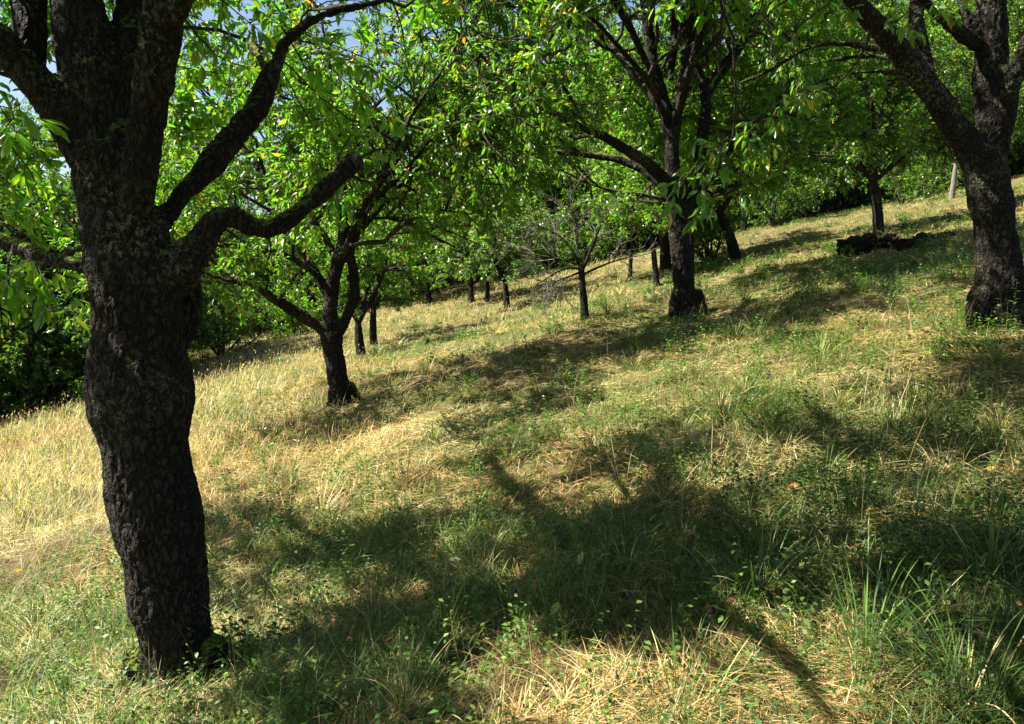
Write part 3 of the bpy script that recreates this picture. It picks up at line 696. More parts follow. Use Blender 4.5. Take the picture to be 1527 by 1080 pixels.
for i, (px, py, wpx, fork, H, cr, lean, colr, ls, lab) in enumerate(mid):
    b = hit(px, py); D = b[1]; r0 = max(wpx / 2 / FPX * D, .04)
    if px == 1023: b = np.array([.217 * 17, 17.0, gz(.217 * 17, 17.0)]); D = 17.0; r0 = .11  # added tree, trunk hidden by the middle one; its crown shades the bank
    print('MID', px, 'D', round(D, 1), 'r', round(r0, 2))
    lim = generic_limbs(b, H, fork, min(r0, .22), cr, lean, 100 + i, nl=8 if cr > 3 else 6)
    t = build_tree('orchard_tree', lab, b, lim, 200 + i, spec_g(cr), dict(sp=.0135, size=ls * 1.2, col=colr, droop=.4, ratio=.48, yellow=.05 if py < 400 else .015, orange=.006),
               keep=(lambda px_, py_, dp_, p_, f_=fork: p_[:, 2] - terrain(p_[:, 0], p_[:, 1]) > f_ * .8 + .25), hi=False, voxel=.03, rough=.007, mat=M_DEAD if px == 1418 else M_BARK2)
    protos.append(t)

# --- bare dead tree in the middle meadow
b = hit(872, 477); D = b[1]
dl = [px_limb([(873, 485, 14, 0), (871, 450, 10, 0), (868, 415, 10, 0), (866, 392, 10, 0)], D, 14)]
for pts in ([(868, 405, 6, 0), (878, 380, 5, 0), (890, 350, 4, .1), (896, 335, 3, .1)], [(866, 400, 5, 0), (855, 375, 4, 0), (835, 350, 3, .1), (800, 335, 2, .1)],
            [(867, 402, 4, 0), (845, 398, 3, -.1), (820, 412, 2, -.2), (800, 425, 2, -.2)], [(867, 405, 4, 0), (850, 412, 3, .1), (832, 418, 2, .1), (815, 428, 1.6, .1)],
            [(868, 398, 5, 0), (860, 370, 4, .2), (862, 340, 3, .3), (850, 310, 2, .3)], [(868, 410, 4, 0), (900, 395, 3, 0), (930, 385, 2, .1), (950, 382, 2, .1)],
            [(866, 395, 4, 0), (830, 385, 3, 0), (795, 380, 2, 0), (760, 372, 1.6, 0)]):
    dl.append(px_limb(pts, D, 14))
root = build_tree('dead_tree', 'small bare dead tree with a haze of grey twigs in the sunny meadow', b, dl, 31,
                  [dict(n=9, t0=.25, L=(.35, .75), ang=(25, 60), up=.02, S=6, wig=.12, k=4, rmax=.012, rmin=.006),
                   dict(n=6, t0=.1, L=(.25, .7), ang=(25, 60), up=-.05, S=5, wig=.16, k=3, rmax=.006, rmin=.004),
                   dict(n=5, t0=.1, L=(.15, .4), ang=(25, 60), up=-.05, S=4, wig=.16, k=3, rmax=.004, rmin=.003)], None, mat=M_BARK2)

# --- shrubs and bushes along the meadow's edge (many stems from the ground, leaves to the base)
def bush(b, H, cr, seed, colr, label, ls=.09, nl=9, group=None, name='shrub'):
    g = R_(seed); b = np.asarray(b, float); out = []
    for i in range(nl):
        a = i * 6.283 / nl + g.normal() * .3; el = g.uniform(.45, 1.35)
        d = np.array([math.cos(a) * math.cos(el), math.sin(a) * math.cos(el), math.sin(el)]); L = min(H / max(math.sin(el), .2), cr / max(math.cos(el), .2)) * g.uniform(.7, 1)
        pts = [b + np.array([0, 0, -.1])]; p = pts[0]
        for k in range(5):
            d = nrm(d + g.normal(size=3) * .15 + np.array([0, 0, .04])); p = p + d * L / 5; pts.append(p)
        out.append(resample(pts, np.linspace(.05, .01, 6), 14))
    return build_tree(name, label, b, out, seed, [dict(n=4.5, t0=.05, L=(cr * .3, cr * .65), ang=(35, 80), up=0, S=5, wig=.15, k=3, rmax=.015, rmin=.005),
        dict(n=5.2, t0=.05, L=(.25, .6), ang=(30, 75), up=-.05, S=4, wig=.18, k=3, rmax=.006, rmin=.003),
        dict(n=5.5, t0=.05, L=(.15, .35), ang=(30, 70), up=-.1, S=3, wig=.16, k=3, rmax=.003, rmin=.002)],
        dict(sp=.026, size=ls * 1.1, col=colr, droop=.3, ratio=.55, yellow=.01), hi=False, from_limb=0, mat=M_TWIG, cat='shrub', group=group)
bushes = [(430, 500, 2.6, 2.0, BRIGHT, 'bright leafy shrub behind the arching limb at the top of the dry meadow', 34),
          (330, 500, 3.4, 2.8, DARKG, 'broad dark shrub right of the old leaning trunk at the meadow edge', 32),
          (590, 455, 2.8, 2.6, BLUEG, 'greyish shrub between the left tree row and the russet grass', 40),
          (820, 425, 2.6, 2.6, DARKG, 'dark shrub behind the twigs of the bare dead tree', 42),
          (900, 412, 2.4, 2.4, GREEN, 'green shrub right of the bare dead tree at the meadow edge', 40),
          (1060, 400, 1.8, 1.8, GREEN, 'grey-green shrub between the tall middle tree and the hard-leaning tree', 27),
          (1160, 335, 2.6, 2.6, DARKG, 'dark shrub below the low dark-crowned tree', 34),
          (1350, 275, 2.6, 2.8, GREEN, 'shrub on the skyline of the bank right of the tree above the log', 36)]
bobs = []
for i, (px, py, H, cr, colr, lab, Dd) in enumerate(bushes):
    d = ray(px, py); p = CAMP + d * (Dd / d[1]); b = np.array([p[0], p[1], gz(p[0], p[1]) - .05])
    bobs.append(bush(b, H, cr, 300 + i, colr, lab))

# --- far wood: one mass of tall trees round the meadow
tall = []
for i, (x, y, H, cr, colr, lab) in enumerate([(4.0, 47, 12.5, 4.2, (.115, .185, .05), 'tall broad-crowned pale wood-edge tree behind the middle meadow'), (23.0, 47, 12.5, 4.2, (.09, .16, .022), 'tall green wood-edge tree high on the right of the slope'),
                                          (-23.0, 33, 10.0, 4.0, DARKG, 'tall dark wood-edge tree in the hollow at the far left')]):
    b = np.array([x, y, gz(x, y)])
    lim = generic_limbs(b, H, 1.8, .2, cr, (0.02, 0), 400 + i, nl=8)
    t = build_tree('tall_tree', lab, b, lim, 410 + i, [dict(n=2.6, t0=.06, L=(cr * .35, cr * .7), ang=(35, 80), up=-.02, S=6, wig=.15, k=3, rmax=.05, rmin=.015),
        dict(n=3.6, t0=.1, L=(.5, 1.3), ang=(30, 75), up=-.1, S=4, wig=.18, k=3, rmax=.02, rmin=.006),
        dict(n=4.6, t0=.05, L=(.25, .6), ang=(30, 70), up=-.15, S=3, wig=.16, k=3, rmax=.006, rmin=.004)],
        dict(sp=.038, size=.165, col=colr, droop=.4, ratio=.55, yellow=.01), hi=False, mat=M_BARK2)
    tall.append(t)

def gn_scatter(name, pts, rots, scl, kinds, sources, label):
    me = bpy.data.meshes.new(name); me.from_pydata([tuple(p) for p in pts], [], [])
    for an, tp, dat in (('rot', 'FLOAT_VECTOR', rots), ('scl', 'FLOAT', scl), ('kd', 'INT', kinds)):
        a = me.attributes.new(an, tp, 'POINT')
        a.data.foreach_set('vector' if tp == 'FLOAT_VECTOR' else 'value', np.asarray(dat, np.float32 if tp != 'INT' else np.int32).ravel())
    o = obj(name, me); tag(o, label, 'woodland', kind='stuff')
    ng = bpy.data.node_groups.new(name + '_nodes', 'GeometryNodeTree')
    ng.interface.new_socket('Geometry', in_out='INPUT', socket_type='NodeSocketGeometry')
    ng.interface.new_socket('Geometry', in_out='OUTPUT', socket_type='NodeSocketGeometry')
    N = ng.nodes; L = ng.links
    gi = N.new('NodeGroupInput'); go = N.new('NodeGroupOutput'); jn = N.new('GeometryNodeJoinGeometry')
    def att(nm, tp):
        a = N.new('GeometryNodeInputNamedAttribute'); a.data_type = tp; a.inputs['Name'].default_value = nm; return a
    ar = att('rot', 'FLOAT_VECTOR'); as_ = att('scl', 'FLOAT'); ak = att('kd', 'INT')
    for k, parts in enumerate(sources):
        ip = N.new('GeometryNodeInstanceOnPoints'); cp = N.new('FunctionNodeCompare'); cp.data_type = 'INT'; cp.operation = 'EQUAL'
        L.new(ak.outputs[0], cp.inputs[2]); cp.inputs[3].default_value = k
        L.new(gi.outputs[0], ip.inputs['Points']); L.new(cp.outputs[0], ip.inputs['Selection'])
        j2 = N.new('GeometryNodeJoinGeometry')
        for so in parts:
            oi = N.new('GeometryNodeObjectInfo'); oi.inputs['Object'].default_value = so; oi.transform_space = 'ORIGINAL'
            L.new(oi.outputs['Geometry'], j2.inputs[0])
        L.new(j2.outputs[0], ip.inputs['Instance'])
        L.new(ar.outputs[0], ip.inputs['Rotation']); L.new(as_.outputs[0], ip.inputs['Scale'])
        L.new(ip.outputs[0], jn.inputs[0])
    L.new(jn.outputs[0], go.inputs[0])
    md = o.modifiers.new('scatter', 'NODES'); md.node_group = ng
    return o
g = R_(77)
wp = []; wk = []; ws = []
def wadd(x, y, k, s):
    wp.append((x, y, gz(x, y) - .1)); wk.append(k); ws.append(s)
for row, (D, n) in enumerate([(44, 15), (50, 16), (58, 17), (70, 18)]):     # behind the middle and the right
    for i in range(n):
        X = -.30 + (i + .5) / n * 1.15 + g.normal() * .012
        Dd = D + g.uniform(-2, 2) + (3 if X > .3 else 0)
        wadd(X * Dd, Dd, g.integers(0, 2), g.uniform(.85, 1.15) * (.85 if X < -.05 else 1))
for i in range(26):                                                        # left hollow
    X = -1.0 + i / 26 * .72; Dd = g.uniform(42, 50) if X > -.46 else g.uniform(26, 33)
    wadd(X * Dd, Dd, 2 if X < -.46 else 0, g.uniform(.8, 1.1))
for i in range(44):  # mostly out of view, added to block sun from the left edge
    wadd(g.uniform(-34, -19.5), g.uniform(20, 34), 2, g.uniform(.8, 1.25))
src = [[c for c in t.children] for t in tall]
rots = np.zeros((len(wp), 3)); rots[:, 2] = g.random(len(wp)) * 6.28
gn_scatter('woodland', wp, rots, ws, wk, src, 'dense green wood closing the far edge of the meadow')
up_ = []; uk = []; us = []
for i in range(95):                                                        # undergrowth at the wood's foot
    X = -.62 + i / 95 * 1.5; Dd = (48 if X > -.3 else 42) + g.uniform(-2, 4)
    if X > .30: Dd = 45 + g.uniform(-2, 4)
    if X < -.36: Dd = 38 + g.uniform(-1, 4)
    if X < -.5: Dd = 23 + g.uniform(-1, 5)
    if -.28 < X < .14 and i % 2: continue
    x = X * Dd; up_.append((x, Dd, gz(x, Dd) - .1)); uk.append(2 if -.32 < X < .12 else g.integers(0, 3) if X > -.3 else 0 if X < -.45 else g.integers(0, 2)); us.append(g.uniform(.7, 1.3))
rots = np.zeros((len(up_), 3)); rots[:, 2] = g.random(len(up_)) * 6.28
gn_scatter('undergrowth', up_, rots, us, uk, [list(bobs[1].children), list(bobs[4].children), list(bobs[2].children)], 'tangled undergrowth along the foot of the far wood')['category'] = 'undergrowth'

# ------------------------------------------------------------------ meadow: straw, grass, herbs
def sample_ground(rng, n, D0, D1, side=.74, extra=.6):
    D = D0 * (D1 / D0) ** rng.random(n)
    x = (rng.random(n) * 2 - 1) * (side * D + extra)
    return x, D
def greenness(x, y):
    v = fbm2(x * .8, y * .8, 41, 3) * .6 + fbm2(x * 2.9, y * 2.9, 51, 3) * .4
    v = v + np.where(y < 5.5, .06, 0) + .05 * np.clip((x - .3 * y) / 1.5, -1, 1) * (y < 12)
    return v
def blades(G, x, y, h, heading, th0, curl, wid, col, K=3, z0=0.0, rng=None):
    """ribbons that leave the ground at pitch th0 and bend over by curl radians"""
    n = len(x)
    p = np.stack([x, y, terrain(x, y) + z0], 1)
    hd = np.stack([np.cos(heading), np.sin(heading), np.zeros(n)], 1)
    sd = np.stack([-np.sin(heading), np.cos(heading), np.zeros(n)], 1)
    tw = rng.uniform(-1, 1, n)
    V = np.empty((n, 2 * K + 1, 3)); pts = p.copy()
    for j in range(K + 1):
        wj = wid * (1 - (j / K) ** 2 * .55) * .5
        s2 = nrm(sd + np.array([0, 0, 1]) * (tw * .5)[:, None])
        if j < K:
            V[:, 2 * j] = pts - s2 * wj[:, None]; V[:, 2 * j + 1] = pts + s2 * wj[:, None]
        else: V[:, 2 * K] = pts
        th = th0 - curl * (j + .5) / K
        pts = pts + (hd * np.cos(th)[:, None] + np.array([0, 0, 1]) * np.sin(th)[:, None]) * (h / K)[:, None]
        # never under the ground
        pts[:, 2] = np.maximum(pts[:, 2], terrain(pts[:, 0], pts[:, 1]) + .004)
    b = (np.arange(n) * (2 * K + 1))[:, None, None]
    Q = np.array([[2 * j, 2 * j + 1, 2 * j + 3, 2 * j + 2] for j in range(K - 1)])
    T = np.array([[2 * K - 2, 2 * K - 1, 2 * K]])
    G.add(V, (b + Q[None]).reshape(-1, 4), (b + T[None]).reshape(-1, 3), np.repeat(col, 2 * K + 1, axis=0))

def thatch_tone(x, y):
    v = fbm2(x * 1.3, y * 1.3, 141, 3); u = vn2(x * .5, y * .5, 151)
    t = 1 - .62 * np.clip((v - .52) * 7, 0, 1)
    return t[:, None] * np.where(u[:, None] > .55, np.array([1.06, .93, .85]), np.array([1., 1.02, 1.]))
def straw_cols(rng, n):
    u = rng.random((n, 1))
    a = np.array([.49, .385, .175]); b = np.array([.62, .53, .29]); c = np.array([.20, .13, .06])
    col = np.where(u < .55, a, np.where(u < .85, b, c))
    return col * rng.uniform(.65, 1.2, (n, 1))
def green_cols(rng, n):
    a = np.array([.105, .165, .028]); b = np.array([.15, .20, .05]); c = np.array([.065, .13, .04]); u = rng.random((n, 1))
    return np.where(u < .5, a, np.where(u < .8, b, c)) * rng.uniform(.65, 1.3, (n, 1))
def far_w(y, w0):
    return w0 * np.maximum(1, y / 3.5) ** .75

rng = R_(501)
# lying straw thatch
G = Geo(); n = 210000
x, y = sample_ground(rng, n, 2.0, 46)
keepm = rng.random(n) < np.clip(1.25 - (greenness(x, y) - .42) * 3.2, .25, 1)
x = x[keepm]; y = y[keepm]; n = len(x)
flow = fbm2(x * .9, y * .9, 61) * 12 + rng.normal(size=n) * .8
blades(G, x, y, rng.uniform(.08, .30, n), flow, rng.uniform(-.1, .55, n), rng.uniform(.2, 1.0, n), far_w(y, .0026) * rng.uniform(.6, 1.4, n), straw_cols(rng, n) * thatch_tone(x, y), 3, z0=rng.uniform(.002, .035, n), rng=rng)
o = obj('straw_thatch', G.mesh('straw_thatch', [M_GRASS])); tag(o, 'flattened dry straw lying over the orchard floor', 'dry grass', kind='stuff')

# standing dry grass, tallest in the left meadow
G = Geo(); n = 120000
x, y = sample_ground(rng, n, 2.2, 50)
X = x / y
tallm = np.clip((-X - .05) * 3.0, 0, 1) * np.clip((y - 5) / 5, 0, 1)
tallm = np.maximum(tallm, .55 * np.clip((y - 16) / 8, 0, 1) * (X < .15))
clump = vn2(x * 2.3, y * 2.3, 71)
keepm = rng.random(n) < np.clip(tallm + .22 * (clump > .62), .05, 1)
x = x[keepm]; y = y[keepm]; tl = tallm[keepm]; n = len(x)
hh = (.09 + .25 * tl) * rng.uniform(.5, 1.35, n) + .06
cc = straw_cols(rng, n) * (1 + .12 * rng.normal(size=(n, 1)))
pk = vn2(x * .35, y * .35, 81)[:, None]; cc = cc * (.55 + .6 * fbm2(x * .9, y * .6, 91, 3) / .6)[:, None].clip(.5, 1.15)
cc = cc * np.where(pk > .55, np.array([1.05, .86, .82]), np.array([1., 1., 1.]))
blades(G, x, y, hh, rng.random(n) * 6.28, rng.uniform(.9, 1.5, n), rng.uniform(.1, 1.2, n), far_w(y, .0024) * rng.uniform(.6, 1.3, n), cc, 3, rng=rng)
# seed heads on the tall stems
m = (tl > .4) & (rng.random(n) < .12); xs = x[m]; ys = y[m]; k = len(xs)
hp = np.stack([xs, ys, terrain(xs, ys) + hh[m] * .95 + .03], 1)
leaves(G, hp, nrm(rng.normal(size=(k, 3)) * .4 + np.array([0, 0, 1])), nrm(rng.normal(size=(k, 3)) + np.array([0, -1.0, 0])), rng.uniform(.04, .09, k), far_w(ys, .006), straw_cols(rng, k) * np.array([1.15, 1.05, 1.0]), False)
n = 900; sx_, sy_ = sample_ground(rng, n, 2.8, 14); cl = vn2(sx_ * 1.1, sy_ * 1.1, 171) > .5; sx_ = sx_[cl]; sy_ = sy_[cl]; n = len(sx_)
blades(G, sx_, sy_, rng.uniform(.22, .55, n), rng.random(n) * 6.28, rng.uniform(1.1, 1.55, n), rng.uniform(.0, .7, n), np.full(n, .0028), straw_cols(rng, n) * rng.uniform(.5, 1.1, (n, 1)), 5, rng=rng)
o = obj('dry_grass', G.mesh('dry_grass', [M_GRASS])); tag(o, 'tall standing dry meadow grass with pale seed heads', 'dry grass', kind='stuff')

# green grass
G = Geo(); n = 250000
x, y = sample_ground(rng, n, 2.0, 46)
gv = greenness(x, y)
X = x / y
pr = np.clip((gv - .40) * 4.5, .22, 1) * np.where((X < -.1) & (y > 6), .8, 1) 
keepm = rng.random(n) < pr
x = x[keepm]; y = y[keepm]; gvk = gv[keepm]; n = len(x)
hh = rng.uniform(.05, .17, n) * (.7 + 1.1 * np.clip((gvk - .45) * 4, 0, 1)) * np.where(rng.random(n) < .04, 1.9, 1)
blades(G, x, y, hh, rng.random(n) * 6.28, rng.uniform(.6, 1.45, n), rng.uniform(.3, 1.9, n), far_w(y, .0034) * rng.uniform(.6, 1.4, n), green_cols(rng, n) * (1 - .45 * np.clip(x / 1.2, 0, 1) * np.clip((6.5 - y) / 2, 0, 1))[:, None], 3, rng=rng)  # near right blades darkened in colour to deepen the shade there
nt_ = 420; tx, ty = sample_ground(rng, nt_, 2.2, 30); kk = rng.random(nt_) < np.clip(.35 + (greenness(tx, ty) - .45) * 5, .15, 1)
tx = tx[kk]; ty = ty[kk]; bi = np.repeat(np.arange(len(tx)), 55); n = len(bi); hs = rng.uniform(.12, .36, len(tx)) * np.clip(ty / 6, .6, 1.1)
hd = rng.random(n) * 6.28; rr = np.abs(rng.normal(size=n)) * .06
dry = (rng.random(len(tx)) < .35)[bi][:, None] | (rng.random((n, 1)) < .2)
blades(G, tx[bi] + np.cos(hd) * rr, ty[bi] + np.sin(hd) * rr, hs[bi] * rng.uniform(.5, 1.2, n), hd, rng.uniform(.9, 1.45, n), rng.uniform(.4, 2.0, n), far_w(ty[bi], .0038) * rng.uniform(.6, 1.3, n), np.where(dry, straw_cols(rng, n) * .9, green_cols(rng, n)), 5, rng=rng)
o = obj('green_grass', G.mesh('green_grass', [M_GRASS])); tag(o, 'fresh green grass growing up through the straw', 'grass', kind='stuff')

# low leafy herbs
G = Geo(); n = 20000
x, y = sample_ground(rng, n, 2.1, 40)
gv = greenness(x + 31, y + 7)
keepm = rng.random(n) < np.clip((gv - .46) * 6, .03, 1) * np.clip(y / 5, .45, 1)
x = x[keepm]; y = y[keepm]; n = len(x)
h = rng.uniform(.04, .20, n) * np.where(rng.random(n) < .12, 1.7, 1)
cx, cy = sample_ground(rng, 420, 3.0, 26); kc = rng.random(420) < np.clip(.5 + (cx - .05 * cy) * .15, .3, 1); cx = cx[kc]; cy = cy[kc]   # denser bushy clumps
ci = np.repeat(np.arange(len(cx)), 26); cs_ = rng.uniform(.05, .20, len(cx))
x = np.concatenate([x, cx[ci] + rng.normal(size=len(ci)) * cs_[ci]]); y = np.concatenate([y, cy[ci] + rng.normal(size=len(ci)) * cs_[ci]])
h = np.concatenate([h, rng.uniform(.08, .34, len(ci)) * (.5 + cs_[ci] * 3)]); n = len(x)
per = 9
bi = np.repeat(np.arange(n), per); t = np.tile(np.arange(per) / (per - 1), n) * .85 + .15
ang = rng.random(len(bi)) * 6.28
lean = rng.normal(size=(n, 2)) * .25
pos = np.stack([x[bi] + lean[bi, 0] * h[bi] * t, y[bi] + lean[bi, 1] * h[bi] * t, terrain(x[bi], y[bi]) + h[bi] * t + .01], 1)
d = np.stack([np.cos(ang), np.sin(ang), rng.uniform(-.2, .7, len(bi))], 1)
ln = rng.uniform(.014, .036, len(bi)) * np.maximum(1, y[bi] / 5) ** .6
leaves(G, pos, d, nrm(np.array([0, 0, 1]) + rng.normal(size=(len(bi), 3)) * .4), ln, ln * .55, green_cols(rng, len(bi)) * np.array([.9, 1.05, .85]) * (1 - .45 * np.clip(x[bi] / 1.0, 0, 1) * np.clip((6.5 - y[bi]) / 2, 0, 1))[:, None], False)  # leaf colour lowered in the near right corner, shade put into it
blades(G, x, y, h, rng.random(n) * 6.28, np.full(n, 1.45), np.full(n, .1), far_w(y, .0022), green_cols(rng, n) * np.array([1.1, .9, .8]), 2, rng=rng)
o = obj('ground_herbs', G.mesh('ground_herbs', [M_GRASS])); tag(o, 'low leafy herbs and clover scattered through the grass', 'herbs', kind='stuff')

# fallen leaves
G = Geo(); n = 20000
x, y = sample_ground(rng, n, 2.1, 30)
keepm = rng.random(n) < np.clip(.35 + (x - .25 * y) * .25, .12, 1)
x = x[keepm]; y = y[keepm]; n = len(x); ang = rng.random(n) * 6.28
u = rng.random((n, 1))
cc = np.where(u < .45, np.array([.20, .10, .045]), np.where(u < .8, np.array([.33, .20, .09]), np.array([.45, .30, .07]))) * rng.uniform(.6, 1.2, (n, 1))
ln = rng.uniform(.03, .07, n)
leaves(G, np.stack([x, y, terrain(x, y) + rng.uniform(.01, .05, n)], 1), np.stack([np.cos(ang), np.sin(ang), rng.uniform(-.3, .3, n)], 1), nrm(np.array([0, 0, 1]) + rng.normal(size=(n, 3)) * .5), ln, ln * .5, cc, True)
o = obj('leaf_litter', G.mesh('leaf_litter', [M_GRASS])); tag(o, 'brown and yellow fallen leaves scattered over the grass', 'leaf litter', kind='stuff')

# ------------------------------------------------------------------ single plants, logs and leaves that stand out
HERB = (.09, .17, .03)
def plant(name, label, cat, px, py, h, lean=(0, 0), stems=1, spread=.0, nleaf=10, ls=.03, ratio=.45, col=HERB, stemcol=(.10, .13, .04), droop=0.1, seed=0, t0=.15, sr=.0022, group=None, head=None, offD=0, curl=0):
    g = R_(900 + seed)
    b = hit(px, py)
    root = bpy.data.objects.new(name, None); COL.objects.link(root); root.location = tuple(b); root.empty_display_size = .1
    tag(root, label, cat, group)
    GS = Geo(); GL = Geo(); tips = []
    for i in range(stems):
        a = g.random() * 6.28; off = np.array([math.cos(a), math.sin(a), 0]) * spread
        p = off * .15 + np.array([0, 0, -.02]); d = nrm(np.array([lean[0], lean[1], 1.0]) + off * 2.5 / max(h, .1) * (.3 if stems > 1 else 0) + g.normal(size=3) * .05)
        hh = h * (g.uniform(.65, 1) if i else 1); pts = [p]
        for k in range(7):
            d = nrm(d + g.normal(size=3) * .07 - np.array([0, 0, 1]) * curl * k / 7); p = p + d * (hh + .02) / 7; pts.append(p)
        P, R = resample(pts, np.linspace(sr, sr * .4, 8), 10)
        v, q = tubes(P[None], R[None], 5); GS.add(v, q, col=np.array(stemcol)); tips.append(P[-1])
        if nleaf:
            n = nleaf; t = t0 + (1 - t0) * (np.arange(n) + .5) / n; kk = np.minimum((t * 9).astype(int), 8)
            pp = P[kk] + (P[kk + 1] - P[kk]) * (t * 9 - kk)[:, None]
            an = np.arange(n) * 2.4 + g.normal(size=n) * .3
            dd = np.stack([np.cos(an), np.sin(an), np.full(n, .35 - droop) + g.normal(size=n) * .2], 1)
            ln = ls * (1.15 - .55 * t) * g.uniform(.8, 1.2, n)
            leaves(GL, pp, dd, nrm(np.array([0, 0, 1.]) + g.normal(size=(n, 3)) * .3), ln, ln * ratio, leafcols(g, n, col, yellow=0, orange=0), True)
    obj('stem', GS.mesh('stem', [M_GRASS], True), root)
    if nleaf: obj('foliage', GL.mesh('foliage', [M_GRASS]), root)
    if head:
        GH = Geo()
        for tp in tips:
            n = 60; v = nrm(g.normal(size=(n, 3))); v[:, 2] = np.abs(v[:, 2]) * 1.1 - .1
            leaves(GH, tp + v * head[0] * .25, v, nrm(g.normal(size=(n, 3))), np.full(n, head[0]), np.full(n, head[0] * .35), np.array(head[1])[None] * g.uniform(.7, 1.2, (n, 1)), False)
        obj('flower_head', GH.mesh('flower_head', [M_GRASS]), root)
    return root
plant('weed', 'pale half-eaten weed stalk standing alone in the foreground shade', 'weed', 686, 1000, .24, (-.15, 0), nleaf=9, ls=.035, ratio=.3, col=(.24, .26, .08), stemcol=(.30, .27, .10), seed=1, sr=.004, t0=.3)
plant('weed', 'bright narrow-leaved weed sprig lit by the sun behind the pale stalk', 'weed', 664, 905, .24, (-.12, 0), nleaf=26, ls=.036, ratio=.3, col=(.12, .24, .04), seed=2)
plant('weed', 'dark broad-leaved seedling with a drooping top at the edge of the central shadow', 'weed', 842, 830, .26, (-.2, 0), nleaf=12, ls=.075, ratio=.55, col=(.05, .09, .03), seed=3, droop=.5, curl=.4, stems=3, spread=.06)
plant('weed', 'nodding dark-leaved weed beside the shadow right of the old trunk', 'weed', 492, 850, .36, (-.12, 0), nleaf=14, ls=.07, ratio=.5, col=(.06, .11, .03), seed=4, droop=.4, curl=.25, stems=2, spread=.08)
plant('weed', 'leafy bramble sprig climbing the foot of the old leaning trunk', 'weed', 300, 1000, .42, (.1, -.1), nleaf=16, ls=.055, ratio=.6, col=(.06, .12, .03), seed=5, stems=5, spread=.22)
plant('weed', 'tangle of low leafy shoots right of the old trunk base', 'weed', 395, 975, .26, (.2, 0), nleaf=14, ls=.05, ratio=.55, col=(.07, .13, .03), seed=6, stems=6, spread=.25)
plant('weed', 'small yellow-green weed with upright shoots at the lower left corner', 'weed', 95, 1010, .30, (0, 0), nleaf=14, ls=.04, ratio=.45, col=(.13, .22, .04), seed=7, stems=4, spread=.15)
plant('weed', 'leafy plant at the left foot of the big right-hand trunk', 'weed', 1462, 492, .45, (0, -.1), nleaf=18, ls=.065, ratio=.55, col=(.09, .18, .04), seed=8, stems=5, spread=.2)
plant('weed', 'leafy plant growing up the front of the big right-hand trunk', 'weed', 1500, 496, .50, (.1, -.1), nleaf=18, ls=.065, ratio=.55, col=(.09, .17, .05), seed=9, stems=4, spread=.15)
plant('weed', 'sunlit clump of yellow-green leaves left of the big right-hand trunk', 'weed', 1415, 540, .30, (0, 0), nleaf=14, ls=.055, ratio=.5, col=(.14, .23, .04), seed=10, stems=6, spread=.25)
plant('weed', 'bushy green weed in the lit strip above the right-hand shadow', 'weed', 1135, 640, .30, (0, 0), nleaf=16, ls=.045, ratio=.5, col=(.08, .15, .03), seed=11, stems=9, spread=.28)
plant('weed', 'tall thin nettle-like stem in the middle of the right-hand shade', 'weed', 1440, 640, .5, (.05, 0), nleaf=22, ls=.06, ratio=.4, col=(.08, .15, .03), seed=12, stems=2, spread=.08)
plant('weed', 'spreading clover-leaved plant with pale leaves in the sunlit centre patch', 'weed', 770, 800, .16, (0, 0), nleaf=10, ls=.04, ratio=.8, col=(.17, .26, .07), seed=13, stems=9, spread=.22)
plant('weed', 'green sprigs beside the foot of the arching-limbed tree', 'weed', 548, 600, .42, (.1, 0), nleaf=14, ls=.05, ratio=.45, col=(.09, .15, .03), seed=14, stems=6, spread=.3)
plant('weed', 'low round-leaved plant glowing green at the bottom edge right of centre', 'weed', 945, 1010, .10, (0, 0), nleaf=8, ls=.045, ratio=.75, col=(.10, .22, .04), seed=15, stems=7, spread=.15)
plant('weed', 'dark bushy weed clump on the shadow rim above the centre', 'weed', 690, 650, .40, (0, 0), nleaf=16, ls=.05, ratio=.45, col=(.06, .11, .03), seed=16, stems=9, spread=.35)
plant('weed', 'dark leafy clump under the branch shadow right of the lit centre patch', 'weed', 905, 700, .30, (0, 0), nleaf=16, ls=.05, ratio=.45, col=(.06, .12, .03), seed=17, stems=9, spread=.3)
plant('weed', 'dense green weed thicket inside the lower right shade', 'weed', 1250, 760, .34, (0, 0), nleaf=16, ls=.05, ratio=.4, col=(.07, .13, .03), seed=18, stems=12, spread=.4)
for i, (px, py, h, lab) in enumerate([(540, 1000, .15, 'dusky clover head on a thin stem in the lower left foreground'), (800, 905, .12, 'pink clover head catching the sun at the rim of the central shadow'), (768, 915, .10, 'brown dried clover head left of the pink one'),
                                 (803, 1010, .08, 'low reddish clover head near the bottom centre'), (1052, 945, .12, 'reddish clover head in the shade left of the long grass blades'), (1098, 945, .12, 'reddish clover head nearest the long grass blades')]):
    plant('clover_flower', lab, 'flower', px, py, h, (g.normal() * .1, 0), nleaf=0, seed=30 + i, head=(.013, (.10, .05, .03) if i == 2 else (.42, .17, .15)), stemcol=(.2, .14, .06), group='clover heads in the foreground grass', sr=.0016)
for i, (px, py, h, n, lab) in enumerate([(932, 735, .42, 6, 'pale broken dry stems standing in the grass right of centre'), (600, 735, .55, 16, 'tall dry grass tussock left of the sunlit centre patch'), (627, 640, .75, 4, 'few tall bare dry stems standing in the long shadow band'),
                                 (480, 935, .36, 1, 'single dry brown stalk in the shade right of the old trunk'), (862, 640, .5, 3, 'thin dry stems at the lower edge of the long shadow band'), (1330, 560, .5, 3, 'dry bent stems in the lit grass before the right-hand trunk'), (35, 770, .5, 8, 'dry curled stems at the left edge of the meadow')]):
    plant('dry_weed', lab, 'dry weed', px, py, h, (0, 0), stems=n, spread=.22 if n > 3 else .08, nleaf=3, ls=.05, ratio=.2, col=(.42, .32, .16), stemcol=(.45, .36, .19), seed=50 + i, sr=.0028, curl=.25)

